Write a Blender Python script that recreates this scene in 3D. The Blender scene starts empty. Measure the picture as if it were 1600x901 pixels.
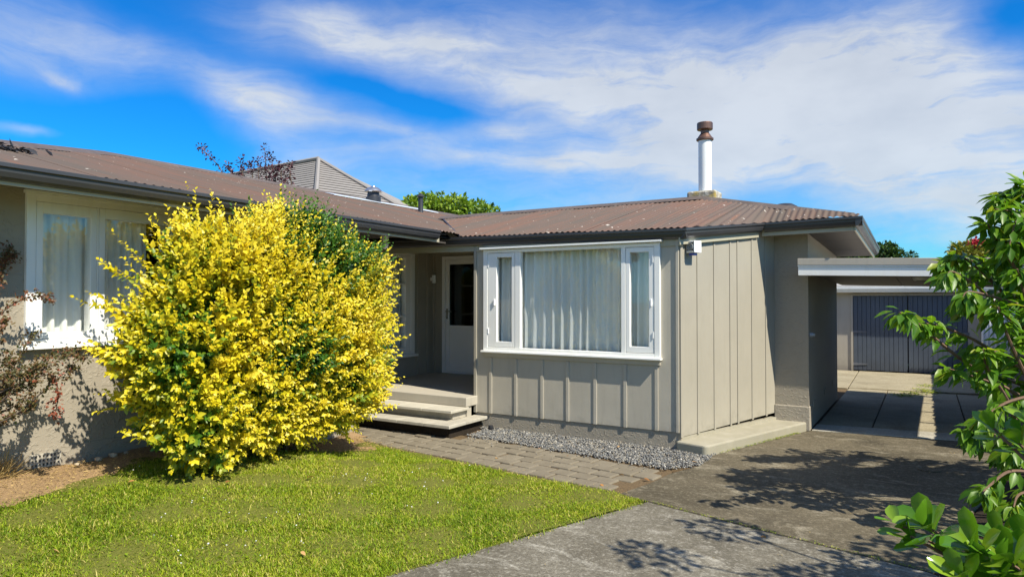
import bpy, math, random
import numpy as np
from mathutils import Vector, Matrix

rng = np.random.default_rng(11)
random.seed(11)
sc = bpy.context.scene
col = sc.collection
PI = math.pi

# ------------------------------------------------------------------ camera
F_PX, CAM_H, YAW, PITCH = 1067.0, 1.7, math.radians(31.2), math.radians(0.9)
cam_d = bpy.data.cameras.new("camera")
cam_d.sensor_width = 36.0
cam_d.lens = F_PX / 1600 * 36.0
cam_d.clip_start, cam_d.clip_end = 0.05, 2000
cam = bpy.data.objects.new("camera", cam_d)
cam.location = (0, 0, CAM_H)
cam.rotation_euler = (PI / 2 + PITCH, 0, YAW)
col.objects.link(cam)
sc.camera = cam
FW = Vector((-math.sin(YAW), math.cos(YAW), 0))
RT = Vector((math.cos(YAW), math.sin(YAW), 0))


def at(px, py, zc):
    """world point seen at a photo pixel (1600 wide) at distance zc along the view"""
    d = FW * zc + RT * ((px - 800) / F_PX * zc)
    return Vector((d.x, d.y, CAM_H + (467.3 - py) / F_PX * zc))


# ------------------------------------------------------------------ light
SUN = Vector((0.86, -0.235, 1.0)).normalized()          # towards the sun
sun_d = bpy.data.lights.new("sun", 'SUN')
sun_d.energy = 5.0
sun_d.angle = math.radians(0.5)
sun_d.color = (1.0, 0.935, 0.80)
sun = bpy.data.objects.new("sun", sun_d)
sun.rotation_euler = SUN.to_track_quat('Z', 'Y').to_euler()
sun.location = (20, -10, 30)
col.objects.link(sun)

sc.view_settings.view_transform = 'Standard'
sc.view_settings.look = 'None'
sc.view_settings.exposure = 0.63
sc.view_settings.gamma = 1.0
sc.cycles.max_bounces = 8
sc.cycles.transparent_max_bounces = 16

# ------------------------------------------------------------------ world
world = bpy.data.worlds.new("World")
sc.world = world
world.use_nodes = True


class NT:
    def __init__(s, tree):
        s.t = tree
        tree.nodes.clear()

    def n(s, kind, **kw):
        nd = s.t.nodes.new(kind)
        for k, v in kw.items():
            setattr(nd, k, v)
        return nd

    def put(s, sock, v):
        if isinstance(v, bpy.types.NodeSocket):
            s.t.links.new(v, sock)
        elif v is not None:
            sock.default_value = v

    def m(s, op, a, b=None, c=None, clamp=False):
        nd = s.n('ShaderNodeMath', operation=op, use_clamp=clamp)
        s.put(nd.inputs[0], a)
        if b is not None:
            s.put(nd.inputs[1], b)
        if c is not None:
            s.put(nd.inputs[2], c)
        return nd.outputs[0]

    def noise(s, vec, scale, detail=4, rough=0.55, dist=0.0, dims='3D'):
        nd = s.n('ShaderNodeTexNoise', noise_dimensions=dims)
        s.put(nd.inputs['Vector'], vec)
        nd.inputs['Scale'].default_value = scale
        nd.inputs['Detail'].default_value = detail
        nd.inputs['Roughness'].default_value = rough
        nd.inputs['Distortion'].default_value = dist
        return nd.outputs['Fac']

    def ramp(s, fac, stops, interp='LINEAR'):
        nd = s.n('ShaderNodeValToRGB')
        cr = nd.color_ramp
        cr.interpolation = interp
        while len(cr.elements) > 1:
            cr.elements.remove(cr.elements[-1])
        cr.elements[0].position = stops[0][0]
        cr.elements[0].color = c4(stops[0][1])
        for p, c in stops[1:]:
            e = cr.elements.new(p)
            e.color = c4(c)
        s.put(nd.inputs[0], fac)
        return nd.outputs[0]

    def mix(s, fac, a, b, mode='MIX'):
        nd = s.n('ShaderNodeMix', data_type='RGBA', blend_type=mode)
        s.put(nd.inputs[0], fac)
        s.put(nd.inputs[6], c4(a))
        s.put(nd.inputs[7], c4(b))
        return nd.outputs[2]

    def comb(s, x, y, z):
        nd = s.n('ShaderNodeCombineXYZ')
        for i, v in enumerate((x, y, z)):
            s.put(nd.inputs[i], v)
        return nd.outputs[0]

    def mapv(s, vec, loc=(0, 0, 0), rot=(0, 0, 0), scale=(1, 1, 1)):
        nd = s.n('ShaderNodeMapping')
        s.put(nd.inputs['Vector'], vec)
        nd.inputs['Location'].default_value = loc
        nd.inputs['Rotation'].default_value = rot
        nd.inputs['Scale'].default_value = scale
        return nd.outputs[0]


def c4(c):
    if isinstance(c, bpy.types.NodeSocket):
        return c
    if isinstance(c, (int, float)):
        return (c, c, c, 1)
    return tuple(c) if len(c) == 4 else (*c, 1)


w = NT(world.node_tree)
tc = w.n('ShaderNodeTexCoord').outputs['Generated']
sky = w.n('ShaderNodeTexSky', sky_type='NISHITA')
sky.sun_disc = False
sky.sun_elevation = math.asin(SUN.z)
sky.sun_rotation = math.atan2(SUN.x, SUN.y)
sky.air_density, sky.dust_density, sky.ozone_density = 1.0, 0.3, 4.0
hs = w.n('ShaderNodeHueSaturation')
hs.inputs['Saturation'].default_value = 1.35
hs.inputs['Value'].default_value = 1.0
w.put(hs.inputs['Color'], sky.outputs[0])
skycol = w.mix(1.0, hs.outputs[0], (0.14, 0.83, 1.14), 'MULTIPLY')
# clouds: thin cirrus banks in some compass directions, plus added cover out of view
sx = w.n('ShaderNodeSeparateXYZ')
w.put(sx.inputs[0], tc)
az = w.m('ADD', w.m('ARCTAN2', sx.outputs[0], sx.outputs[1]), YAW)       # 0 = the heading of the camera
el = w.m('ARCSINE', sx.outputs[2])
ae = w.comb(az, el, 0.0)
warp = w.n('ShaderNodeTexNoise')
w.put(warp.inputs['Vector'], ae)
warp.inputs['Scale'].default_value = 6.0
warp.inputs['Detail'].default_value = 5
sw = w.n('ShaderNodeSeparateXYZ')
w.put(sw.inputs[0], warp.outputs['Color'])
azw = w.m('MULTIPLY_ADD', w.m('SUBTRACT', sw.outputs[0], 0.5), 0.13, az)
elw = w.m('MULTIPLY_ADD', w.m('SUBTRACT', sw.outputs[1], 0.5), 0.06, el)


def pxdir(x, y):
    a = math.atan((x - 800) / F_PX)
    return a, math.atan((467 - y) / F_PX * math.cos(a))


BANKS = [  # centre and half sizes in photo pixels, tilt (deg, + = falls to the right), weight
    (40, 75, 190, 55, 4, .58), (300, 95, 260, 24, 9, .36), (500, 45, 95, 30, -4, .6), (640, 70, 120, 30, 6, .35),
    (760, 120, 300, 34, 13, .42), (1010, 105, 300, 75, 10, .62), (1180, 190, 300, 95, 8, .72), (1460, 250, 250, 120, 6, .74),
    (1400, 90, 220, 70, -8, .6), (1000, 265, 230, 40, 2, .60), (425, 172, 66, 36, 12, .95), (570, 200, 150, 13, 6, .5),
    (795, 202, 55, 13, 4, .62), (720, 245, 200, 15, 3, .5), (590, 280, 130, 25, 8, .42), (95, 117, 34, 8, 6, .6), (30, 196, 52, 7, -3, .55),
    (1600, 330, 90, 60, 0, .35), (1235, 305, 90, 26, 3, -.5), (1585, 30, 60, 40, 20, -.6), (640, 160, 150, 14, 12, -.3), (180, 170, 170, 40, 0, -.25), (880, 330, 260, 25, 0, .32), (470, 255, 60, 12, -6, .35)]
dens = None
for (x, y, rx, ry, tilt, amp) in BANKS:
    a0, e0 = pxdir(x, y)
    k = math.cos(a0) ** 2 / F_PX
    ra, re = rx * k, ry * math.cos(a0) / F_PX
    t = math.radians(tilt)
    ct, st = math.cos(t), math.sin(t)
    da = w.m('SUBTRACT', azw, a0)
    de = w.m('SUBTRACT', elw, e0)
    u = w.m('MULTIPLY_ADD', da, ct / ra, w.m('MULTIPLY', de, -st / ra))
    v = w.m('MULTIPLY_ADD', da, st / re, w.m('MULTIPLY', de, ct / re))
    r2 = w.m('MULTIPLY_ADD', u, u, w.m('MULTIPLY', v, v))
    g = w.m('MULTIPLY', w.m('EXPONENT', w.m('MULTIPLY', r2, -0.7)), amp)
    dens = g if dens is None else w.m('ADD', dens, g)
# unseen cloud over the rest of the dome, thickened to whiten the ambient light
elsew = w.m('MULTIPLY', w.m('SUBTRACT', w.noise(w.mapv(tc, scale=(1, 1, 2.2)), 2.6, 5, .6, .6), .33), 2.6, clamp=True)
away = w.m('MULTIPLY', w.m('SUBTRACT', w.m('ABSOLUTE', az), 0.72), 4.0, clamp=True)
high = w.m('MULTIPLY', w.m('SUBTRACT', el, 0.46), 5.0, clamp=True)
dens = w.m('MULTIPLY_ADD', elsew, w.m('MAXIMUM', away, high), dens)
streak = w.noise(w.mapv(w.comb(azw, elw, 0.0), rot=(0, 0, math.radians(10)), scale=(3.2, 15, 1)), 2.2, 7, .62, .5)
fine = w.noise(w.mapv(w.comb(azw, elw, 3.0), rot=(0, 0, math.radians(-14)), scale=(9, 22, 1)), 2.0, 7, .65, .3)
br = w.m('MULTIPLY_ADD', streak, 1.45, w.m('MULTIPLY_ADD', fine, .55, -0.14))
cov = w.m('MULTIPLY', dens, br)
cov = w.m('POWER', w.m('MINIMUM', w.m('MULTIPLY', cov, 0.90), 1.0), 1.25)
cov = w.m('MINIMUM', w.m('MAXIMUM', cov, 0.0), 0.84)
greyn = w.noise(w.mapv(ae, scale=(1, 2.0, 1)), 7.0, 4)
cloudcol = w.mix(w.m('MULTIPLY', w.m('SUBTRACT', greyn, .35), 2.2, clamp=True), (5.1, 5.3, 5.4), (4.1, 4.35, 4.6))
final = w.mix(cov, skycol, cloudcol)
bg = w.n('ShaderNodeBackground')
w.put(bg.inputs[0], final)
bg.inputs[1].default_value = 0.10
wo = w.n('ShaderNodeOutputWorld')
w.put(wo.inputs[0], bg.outputs[0])

# ------------------------------------------------------------------ materials
MATS = {}


def new_mat(name):
    m = bpy.data.materials.new(name)
    m.use_nodes = True
    MATS[name] = m
    return m, NT(m.node_tree)


def finish(t, color, rough=.6, bump=None, bstr=.2, bdist=.01, spec=.5, metal=0.0, extra=None):
    p = t.n('ShaderNodeBsdfPrincipled')
    t.put(p.inputs['Base Color'], c4(color))
    t.put(p.inputs['Roughness'], rough)
    p.inputs['Specular IOR Level'].default_value = spec
    t.put(p.inputs['Metallic'], metal)
    if bump is not None:
        b = t.n('ShaderNodeBump')
        b.inputs['Strength'].default_value = bstr
        b.inputs['Distance'].default_value = bdist
        t.put(b.inputs['Height'], bump)
        t.put(p.inputs['Normal'], b.outputs[0])
    o = t.n('ShaderNodeOutputMaterial')
    t.put(o.inputs[0], p.outputs[0])
    return p


def pos(t):
    return t.n('ShaderNodeNewGeometry').outputs['Position']


def rnd(t):
    return t.n('ShaderNodeObjectInfo').outputs['Random']


def paint(name, c, rough=.5, var=.12, dirt=None, bscale=60, bstr=.08, wav=1.5):
    m, t = new_mat(name)
    P = pos(t)
    n1 = t.noise(P, 1.7, 5, .6)
    n2 = t.noise(t.mapv(P, scale=(9, 9, 1.2)), 1.5, 4, .6)
    d = [x * (1 - var * 1.6) for x in c]
    l = [min(1, x * (1 + var)) for x in c]
    colr = t.mix(t.m('MULTIPLY_ADD', n1, 1.6, -.3, clamp=True), d, l)
    if dirt:
        f = t.m('MULTIPLY', t.m('SUBTRACT', n2, .52), 2.6, clamp=True)
        colr = t.mix(t.m('MULTIPLY', f, .45), colr, dirt)
    h = t.m('MULTIPLY_ADD', t.noise(t.mapv(P, scale=(1, 1, .5)), 4.5, 3), wav, t.noise(P, bscale, 3))
    if dirt:                                             # soil splashed up in uneven tongues
        sz_ = t.n('ShaderNodeSeparateXYZ')
        t.put(sz_.inputs[0], P)
        sp = t.m('SUBTRACT', t.m('MULTIPLY', t.noise(P, 6, 5, .7), .62), t.m('ADD', sz_.outputs[2], .03))
        colr = t.mix(t.m('MULTIPLY', t.m('MULTIPLY', sp, 5, clamp=True), .38), colr, [x * .55 for x in dirt])
    finish(t, colr, rough, h, bstr, .004)
    return m


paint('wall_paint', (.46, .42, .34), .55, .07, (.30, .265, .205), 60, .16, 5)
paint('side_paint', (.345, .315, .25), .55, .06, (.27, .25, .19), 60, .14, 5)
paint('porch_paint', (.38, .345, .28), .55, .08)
paint('white_paint', (.87, .865, .82), .4, .03, (.68, .66, .58))
paint('cream_paint', (.40, .37, .27), .45, .06, (.42, .4, .3))
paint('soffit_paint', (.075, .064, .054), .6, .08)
paint('gutter_metal', (.045, .045, .047), .32, .12, None, 30, .03)
paint('pvc_white', (.90, .90, .89), .3, .02)
paint('garage_wall_paint', (.44, .40, .33), .6, .07, (.3, .27, .22))
paint('garage_door_paint', (.085, .105, .135), .5, .15, (.11, .12, .14))
paint('hinge_metal', (.15, .16, .18), .45, .1)
paint('black_metal', (.03, .03, .034), .4, .1)
paint('grey_plastic', (.45, .46, .45), .4, .05)
paint('blue_plastic', (.02, .05, .30), .3, .05)
paint('unlit_inside', (.10, .095, .085), .9, .05)  # dark tone stands for unlit rooms and the shade behind the grille
paint('step_concrete', (.49, .455, .37), .7, .1, (.32, .28, .22), 90, .25)
paint('porch_floor', (.43, .39, .315), .6, .08, (.27, .24, .19), 90, .15)
paint('plinth_paint', (.37, .34, .268), .65, .08, (.36, .33, .2), 70, .25)
paint('plastic_roof_grey', (.36, .34, .31), .6, .1)
paint('metal_silver', (.62, .62, .62), .25, .05)
paint('flue_paint', (.80, .80, .78), .35, .03, (.6, .58, .52))
paint('flashing', (.62, .68, .74), .3, .06)
MATS['metal_silver'].node_tree.nodes['Principled BSDF'].inputs['Metallic'].default_value = .9


def stucco(name, c):
    m, t = new_mat(name)
    P = pos(t)
    n1 = t.noise(P, 1.3, 4)
    colr = t.mix(n1, [x * .86 for x in c], [x * 1.1 for x in c])
    a = t.noise(t.mapv(P, scale=(1, 1, 1.5)), 17, 3, .5, 1.2)
    sh = t.m('MULTIPLY', t.m('SUBTRACT', a, .53), 9, clamp=True)
    b = t.m('MULTIPLY_ADD', t.noise(P, 55, 4), .35, sh)
    finish(t, colr, .7, b, .42, .011)


stucco('stucco', (.315, .275, .21))
stucco('foundation_stucco', (.33, .29, .225))


def roof_iron(name, st):
    m, t = new_mat(name)
    P = pos(t)
    big = t.noise(P, .8, 4, .6)
    r = rnd(t)
    str_ = t.noise(t.mapv(P, scale=st), 2.2, 5, .6)
    base = t.mix(t.m('MULTIPLY_ADD', big, .8, t.m('MULTIPLY_ADD', r, .9, -.40), clamp=True), (.156, .086, .057), (.112, .090, .070))
    base = t.mix(t.m('MULTIPLY', t.m('SUBTRACT', str_, .46), 5, clamp=True), base, (.105, .084, .064))
    n3 = t.noise(t.mapv(P, loc=(7, 3, 1), scale=st), 3.0, 4, .6)
    base = t.mix(t.m('MULTIPLY', t.m('SUBTRACT', n3, .60), 6, clamp=True), base, (.185, .083, .045))
    for sc0, th, off in ((13.0, .675, 0), (30.0, .690, 5)):
        lich = t.noise(t.mapv(P, loc=(off, off, 0), scale=tuple(.55 + .45 * min(1, q) for q in st)), sc0, 5, .6, .3)
        reg = t.noise(t.mapv(P, loc=(off, 1, 2)), 1.7, 4, .6)
        spot = t.m('MULTIPLY', t.m('SUBTRACT', t.m('MULTIPLY_ADD', reg, .22, lich), th + .11), 26, clamp=True)
        base = t.mix(t.m('MULTIPLY', spot, .85), base, (.58, .54, .47))
    finish(t, base, .62, t.noise(P, 45, 3), .15, .004, .3)


roof_iron('roof_iron_side', (.25, 3.5, .25))
roof_iron('roof_iron', (3.5, .25, .25))


paint('ridge_metal', (.115, .088, .072), .55, .22, (.26, .22, .17), 40, .1)


def lichen_stone():
    m, t = new_mat('chimney_stone')
    P = pos(t)
    a = t.noise(P, 14, 5, .65)
    c = t.ramp(a, [(.3, (.15, .13, .1)), (.5, (.34, .31, .25)), (.62, (.5, .48, .42))])
    y = t.m('MULTIPLY', t.m('SUBTRACT', t.noise(t.mapv(P, loc=(3, 1, 5)), 9, 4), .5), 6, clamp=True)
    c = t.mix(t.m('MULTIPLY', y, .8), c, (.42, .30, .06))
    finish(t, c, .9, a, .6, .02)


lichen_stone()


def copperish():
    m, t = new_mat('cowl_metal')
    P = pos(t)
    a = t.noise(t.mapv(P, scale=(20, 20, 4)), 1, 4)
    finish(t, t.mix(a, (.10, .05, .035), (.26, .15, .11)), .4, None, metal=.6)


copperish()


def concrete(name, c1, c2, c3, stain=(.06, .055, .045)):
    m, t = new_mat(name)
    P = pos(t)
    a = t.noise(P, .7, 7, .68, .5)
    b = t.noise(t.mapv(P, loc=(4, 2, 0), rot=(0, 0, .5), scale=(1, 2.2, 1)), 2.0, 8, .75, .8)
    c = t.mix(t.m('MULTIPLY_ADD', a, 3.6, -1.35, clamp=True), c1, c2)
    s = t.m('MULTIPLY', t.m('SUBTRACT', t.noise(t.mapv(P, loc=(9, 4, 1)), 1.1, 7, .7, .4), .50), 5, clamp=True)
    c = t.mix(t.m('MULTIPLY', s, .7), c, stain)
    c = t.mix(t.m('MULTIPLY', t.m('SUBTRACT', b, .53), 6.0, clamp=True), c, c3)
    f = t.noise(P, 60, 5, .8)
    c = t.mix(t.m('MULTIPLY_ADD', f, 3.2, -1.15, clamp=True), t.mix(.75, c, stain), c)
    wsp = t.m('MULTIPLY', t.m('SUBTRACT', t.noise(t.mapv(P, loc=(2, 2, 2)), 34, 5, .8), .60), 8, clamp=True)
    c = t.mix(t.m('MULTIPLY', wsp, .6), c, c3)
    k1 = t.noise(t.mapv(P, loc=(1, 7, 3)), 24, 6, .8)
    c = t.mix(t.m('MULTIPLY', t.m('SUBTRACT', k1, .53), 7, clamp=True), c, t.mix(.45, c, c3))
    c = t.mix(t.m('MULTIPLY', t.m('SUBTRACT', .46, k1), 7, clamp=True), c, t.mix(.6, c, stain))
    g = t.noise(P, 190, 3, .6)
    finish(t, c, .85, t.m('ADD', t.m('MULTIPLY', f, .8), g), .6, .008, .25)


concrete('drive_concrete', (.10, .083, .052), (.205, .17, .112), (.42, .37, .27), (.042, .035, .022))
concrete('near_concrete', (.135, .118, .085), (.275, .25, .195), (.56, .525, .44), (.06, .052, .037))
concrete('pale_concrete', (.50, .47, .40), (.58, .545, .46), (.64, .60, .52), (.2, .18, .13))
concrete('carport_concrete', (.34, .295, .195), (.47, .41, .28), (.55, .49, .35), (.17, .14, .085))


def paver():
    m, t = new_mat('paver')
    P = pos(t)
    r = rnd(t)
    c = t.mix(r, (.215, .185, .132), (.37, .325, .24))
    a = t.noise(P, 7, 5, .65)
    c = t.mix(t.m('MULTIPLY_ADD', a, 2, -.6, clamp=True), (.15, .125, .088), c)
    f = t.noise(P, 90, 3, .7)
    c = t.mix(t.m('MULTIPLY_ADD', f, 1.6, -.45, clamp=True), (.17, .145, .105), c)
    finish(t, c, .9, f, .5, .005, .2)


paver()


def soil(name, c1, c2, c3):
    m, t = new_mat(name)
    P = pos(t)
    a = t.noise(P, 3, 6, .7)
    b = t.noise(P, 60, 4, .8)
    c = t.mix(a, c1, c2)
    c = t.mix(t.m('MULTIPLY_ADD', b, 3, -1.1, clamp=True), c, c3)
    finish(t, c, .95, b, .8, .015, .1)


soil('dry_soil', (.30, .19, .09), (.44, .31, .17), (.22, .14, .075))
soil('joint_soil', (.12, .085, .05), (.085, .06, .04), (.20, .14, .075))
soil('dark_soil', (.035, .027, .02), (.055, .042, .03), (.02, .016, .012))
soil('lawn_soil', (.13, .16, .02), (.20, .17, .05), (.10, .11, .02))
soil('far_ground', (.22, .22, .09), (.28, .25, .13), (.16, .17, .06))


def stone_mat():
    m, t = new_mat('gravel_stone')
    at_ = t.n('ShaderNodeAttribute', attribute_name='tint')
    c = t.ramp(at_.outputs['Fac'], [(0, (.04, .04, .042)), (.3, (.12, .122, .122)), (.55, (.20, .20, .19)), (.75, (.27, .235, .175)), (.9, (.36, .34, .30)), (1, (.55, .52, .46))])
    finish(t, c, .8, t.noise(pos(t), 120, 2), .2, .003, .3)


stone_mat()


def leafmat(name, stops, rough=.45, transl=.3, spec=.4, tcol=None, use_random=False, veins=False):
    m, t = new_mat(name)
    if use_random:
        fac = rnd(t)
    else:
        fac = t.n('ShaderNodeAttribute', attribute_name='tint').outputs['Fac']
    c = t.ramp(fac, stops)
    if veins:                                             # midrib, side veins and blemishes in the leaf's own space
        oc = t.n('ShaderNodeTexCoord').outputs['Object']
        so = t.n('ShaderNodeSeparateXYZ')
        t.put(so.inputs[0], oc)
        ay = t.m('ABSOLUTE', so.outputs[1])
        rib = t.m('SUBTRACT', 1.0, t.m('MULTIPLY', ay, 55), clamp=True)
        vn = t.m('SINE', t.m('MULTIPLY', t.m('SUBTRACT', so.outputs[0], t.m('MULTIPLY', ay, .75)), 62))
        vn = t.m('MULTIPLY', t.m('SUBTRACT', vn, .72), 2.6, clamp=True)
        c = t.mix(t.m('MAXIMUM', t.m('MULTIPLY', rib, .6), t.m('MULTIPLY', vn, .28)), c, [min(1, x * 2.2 + .05) for x in stops[len(stops) // 2][1]])
        nb = t.noise(oc, 5, 4, .6)
        c = t.mix(t.m('MULTIPLY', t.m('SUBTRACT', nb, .56), 2.2, clamp=True), c, [x * y for x, y in zip(stops[-1][1], (1.35, 1.05, .8))])
        c = t.mix(t.m('MULTIPLY', t.m('SUBTRACT', t.noise(t.mapv(oc, loc=(4, 2, 1)), 9, 4), .70), 12, clamp=True), c, (.16, .09, .03))
    p = t.n('ShaderNodeBsdfPrincipled')
    t.put(p.inputs['Base Color'], c)
    p.inputs['Roughness'].default_value = rough
    p.inputs['Specular IOR Level'].default_value = spec
    tr = t.n('ShaderNodeBsdfTranslucent')
    t.put(tr.inputs[0], t.mix(1.0, c, tcol or (1.15, 1.1, .6), 'MULTIPLY'))
    mx = t.n('ShaderNodeMixShader')
    mx.inputs[0].default_value = transl
    t.put(mx.inputs[1], p.outputs[0])
    t.put(mx.inputs[2], tr.outputs[0])
    o = t.n('ShaderNodeOutputMaterial')
    t.put(o.inputs[0], mx.outputs[0])
    return m


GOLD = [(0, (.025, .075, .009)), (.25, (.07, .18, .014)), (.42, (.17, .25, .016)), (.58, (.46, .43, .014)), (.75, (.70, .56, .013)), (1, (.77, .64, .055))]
leafmat('golden_leaf', GOLD, .42, .32)
leafmat('berberis_leaf', [(0, (.04, .06, .012)), (.4, (.12, .095, .03)), (.7, (.17, .075, .035)), (.9, (.25, .075, .035)), (1, (.30, .065, .03))], .5, .2)
leafmat('purple_leaf', [(0, (.03, .012, .02)), (.6, (.085, .025, .04)), (1, (.17, .06, .06))], .5, .2, tcol=(1.2, .7, .7))
leafmat('tree_leaf', [(0, (.05, .11, .012)), (.5, (.15, .26, .022)), (1, (.30, .40, .04))], .5, .3)
leafmat('hedge_leaf', [(0, (.015, .035, .009)), (.5, (.035, .08, .015)), (1, (.07, .13, .02))], .5, .2)
leafmat('yellow_tree_leaf', [(0, (.05, .07, .012)), (.5, (.16, .18, .025)), (1, (.3, .27, .04))], .5, .3)
leafmat('cherry_leaf', [(0, (.06, .17, .010)), (.5, (.11, .25, .013)), (.9, (.18, .32, .018)), (1, (.30, .35, .03))], .38, .5, .4, use_random=False)
leafmat('cherry_leaf_single', [(0, (.06, .17, .010)), (.5, (.11, .25, .013)), (.9, (.18, .32, .018)), (1, (.30, .35, .03))], .38, .5, .4, use_random=True, veins=True)
leafmat('glossy_leaf_single', [(0, (.07, .19, .012)), (.6, (.14, .29, .018)), (1, (.24, .37, .03))], .13, .32, .7, use_random=True)
leafmat('glossy_leaf', [(0, (.05, .13, .012)), (.6, (.10, .22, .018)), (1, (.18, .3, .03))], .18, .25, .6)
leafmat('grass_blade', [(0, (.09, .17, .008)), (.4, (.20, .30, .010)), (.7, (.32, .385, .016)), (.88, (.45, .44, .05)), (1, (.58, .49, .16))], .55, .35, .25)
leafmat('dry_grass', [(0, (.3, .2, .07)), (1, (.55, .40, .16))], .7, .2, .2)
leafmat('red_flower', [(0, (.4, .02, .04)), (1, (.5, .05, .08))], .6, .2)
leafmat('white_flower', [(0, (.7, .7, .65)), (1, (.8, .8, .8))], .6, .2)
leafmat('dry_leaf', [(0, (.26, .11, .035)), (.5, (.40, .19, .06)), (1, (.5, .31, .13))], .7, .15, .2, use_random=True)


def bark(name, c1, c2):
    m, t = new_mat(name)
    P = pos(t)
    a = t.noise(t.mapv(P, scale=(1, 1, .3)), 40, 4)
    finish(t, t.mix(a, c1, c2), .85, a, .5, .01)


bark('bark', (.06, .04, .028), (.16, .115, .08))
bark('twig_bark', (.09, .05, .03), (.2, .12, .075))
bark('dark_wood', (.05, .035, .025), (.12, .085, .06))
bark('fence_wood', (.12, .10, .08), (.22, .19, .155))


def glass(name, tintc=(.98, .985, .98), refl=1.0):
    m, t = new_mat(name)
    tr = t.n('ShaderNodeBsdfTransparent')
    tr.inputs[0].default_value = c4(tintc)
    gl = t.n('ShaderNodeBsdfGlossy')
    gl.inputs['Roughness'].default_value = .015
    gl.inputs['Color'].default_value = (refl, refl, refl, 1)
    fr = t.n('ShaderNodeFresnel')
    bf = t.n('ShaderNodeNewGeometry').outputs['Backfacing']
    t.put(fr.inputs[0], t.m('MULTIPLY_ADD', bf, 1 / 1.5 - 1.5, 1.5))       # same reflectance on both faces of the pane
    b = t.n('ShaderNodeBump')
    b.inputs['Strength'].default_value = .03
    b.inputs['Distance'].default_value = .02
    t.put(b.inputs['Height'], t.noise(pos(t), 1.5, 2))
    t.put(gl.inputs['Normal'], b.outputs[0])
    mx = t.n('ShaderNodeMixShader')
    t.put(mx.inputs[0], t.m('MULTIPLY', fr.outputs[0], 1.3, clamp=True))
    t.put(mx.inputs[1], tr.outputs[0])
    t.put(mx.inputs[2], gl.outputs[0])
    o = t.n('ShaderNodeOutputMaterial')
    t.put(o.inputs[0], mx.outputs[0])


glass('glass')
glass('dark_glass', (.25, .26, .27))


def curtain_mat():
    m, t = new_mat('curtain_cloth')
    P = pos(t)
    c = t.mix(t.noise(P, 3, 3), (.88, .90, .86), (.93, .94, .90))
    p = t.n('ShaderNodeBsdfDiffuse')
    t.put(p.inputs[0], c)
    tr = t.n('ShaderNodeBsdfTranslucent')
    t.put(tr.inputs[0], c)
    mx = t.n('ShaderNodeMixShader')
    mx.inputs[0].default_value = .05
    t.put(mx.inputs[1], p.outputs[0])
    t.put(mx.inputs[2], tr.outputs[0])
    o = t.n('ShaderNodeOutputMaterial')
    t.put(o.inputs[0], mx.outputs[0])


curtain_mat()


def tile_mat():
    m, t = new_mat('tile_metal')
    P = pos(t)
    finish(t, t.mix(t.noise(P, 2, 4), (.23, .212, .198), (.29, .27, .25)), .75, t.noise(P, 60, 2), .2, .005, .2)


tile_mat()

# ------------------------------------------------------------------ builders
WO = {}


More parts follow.
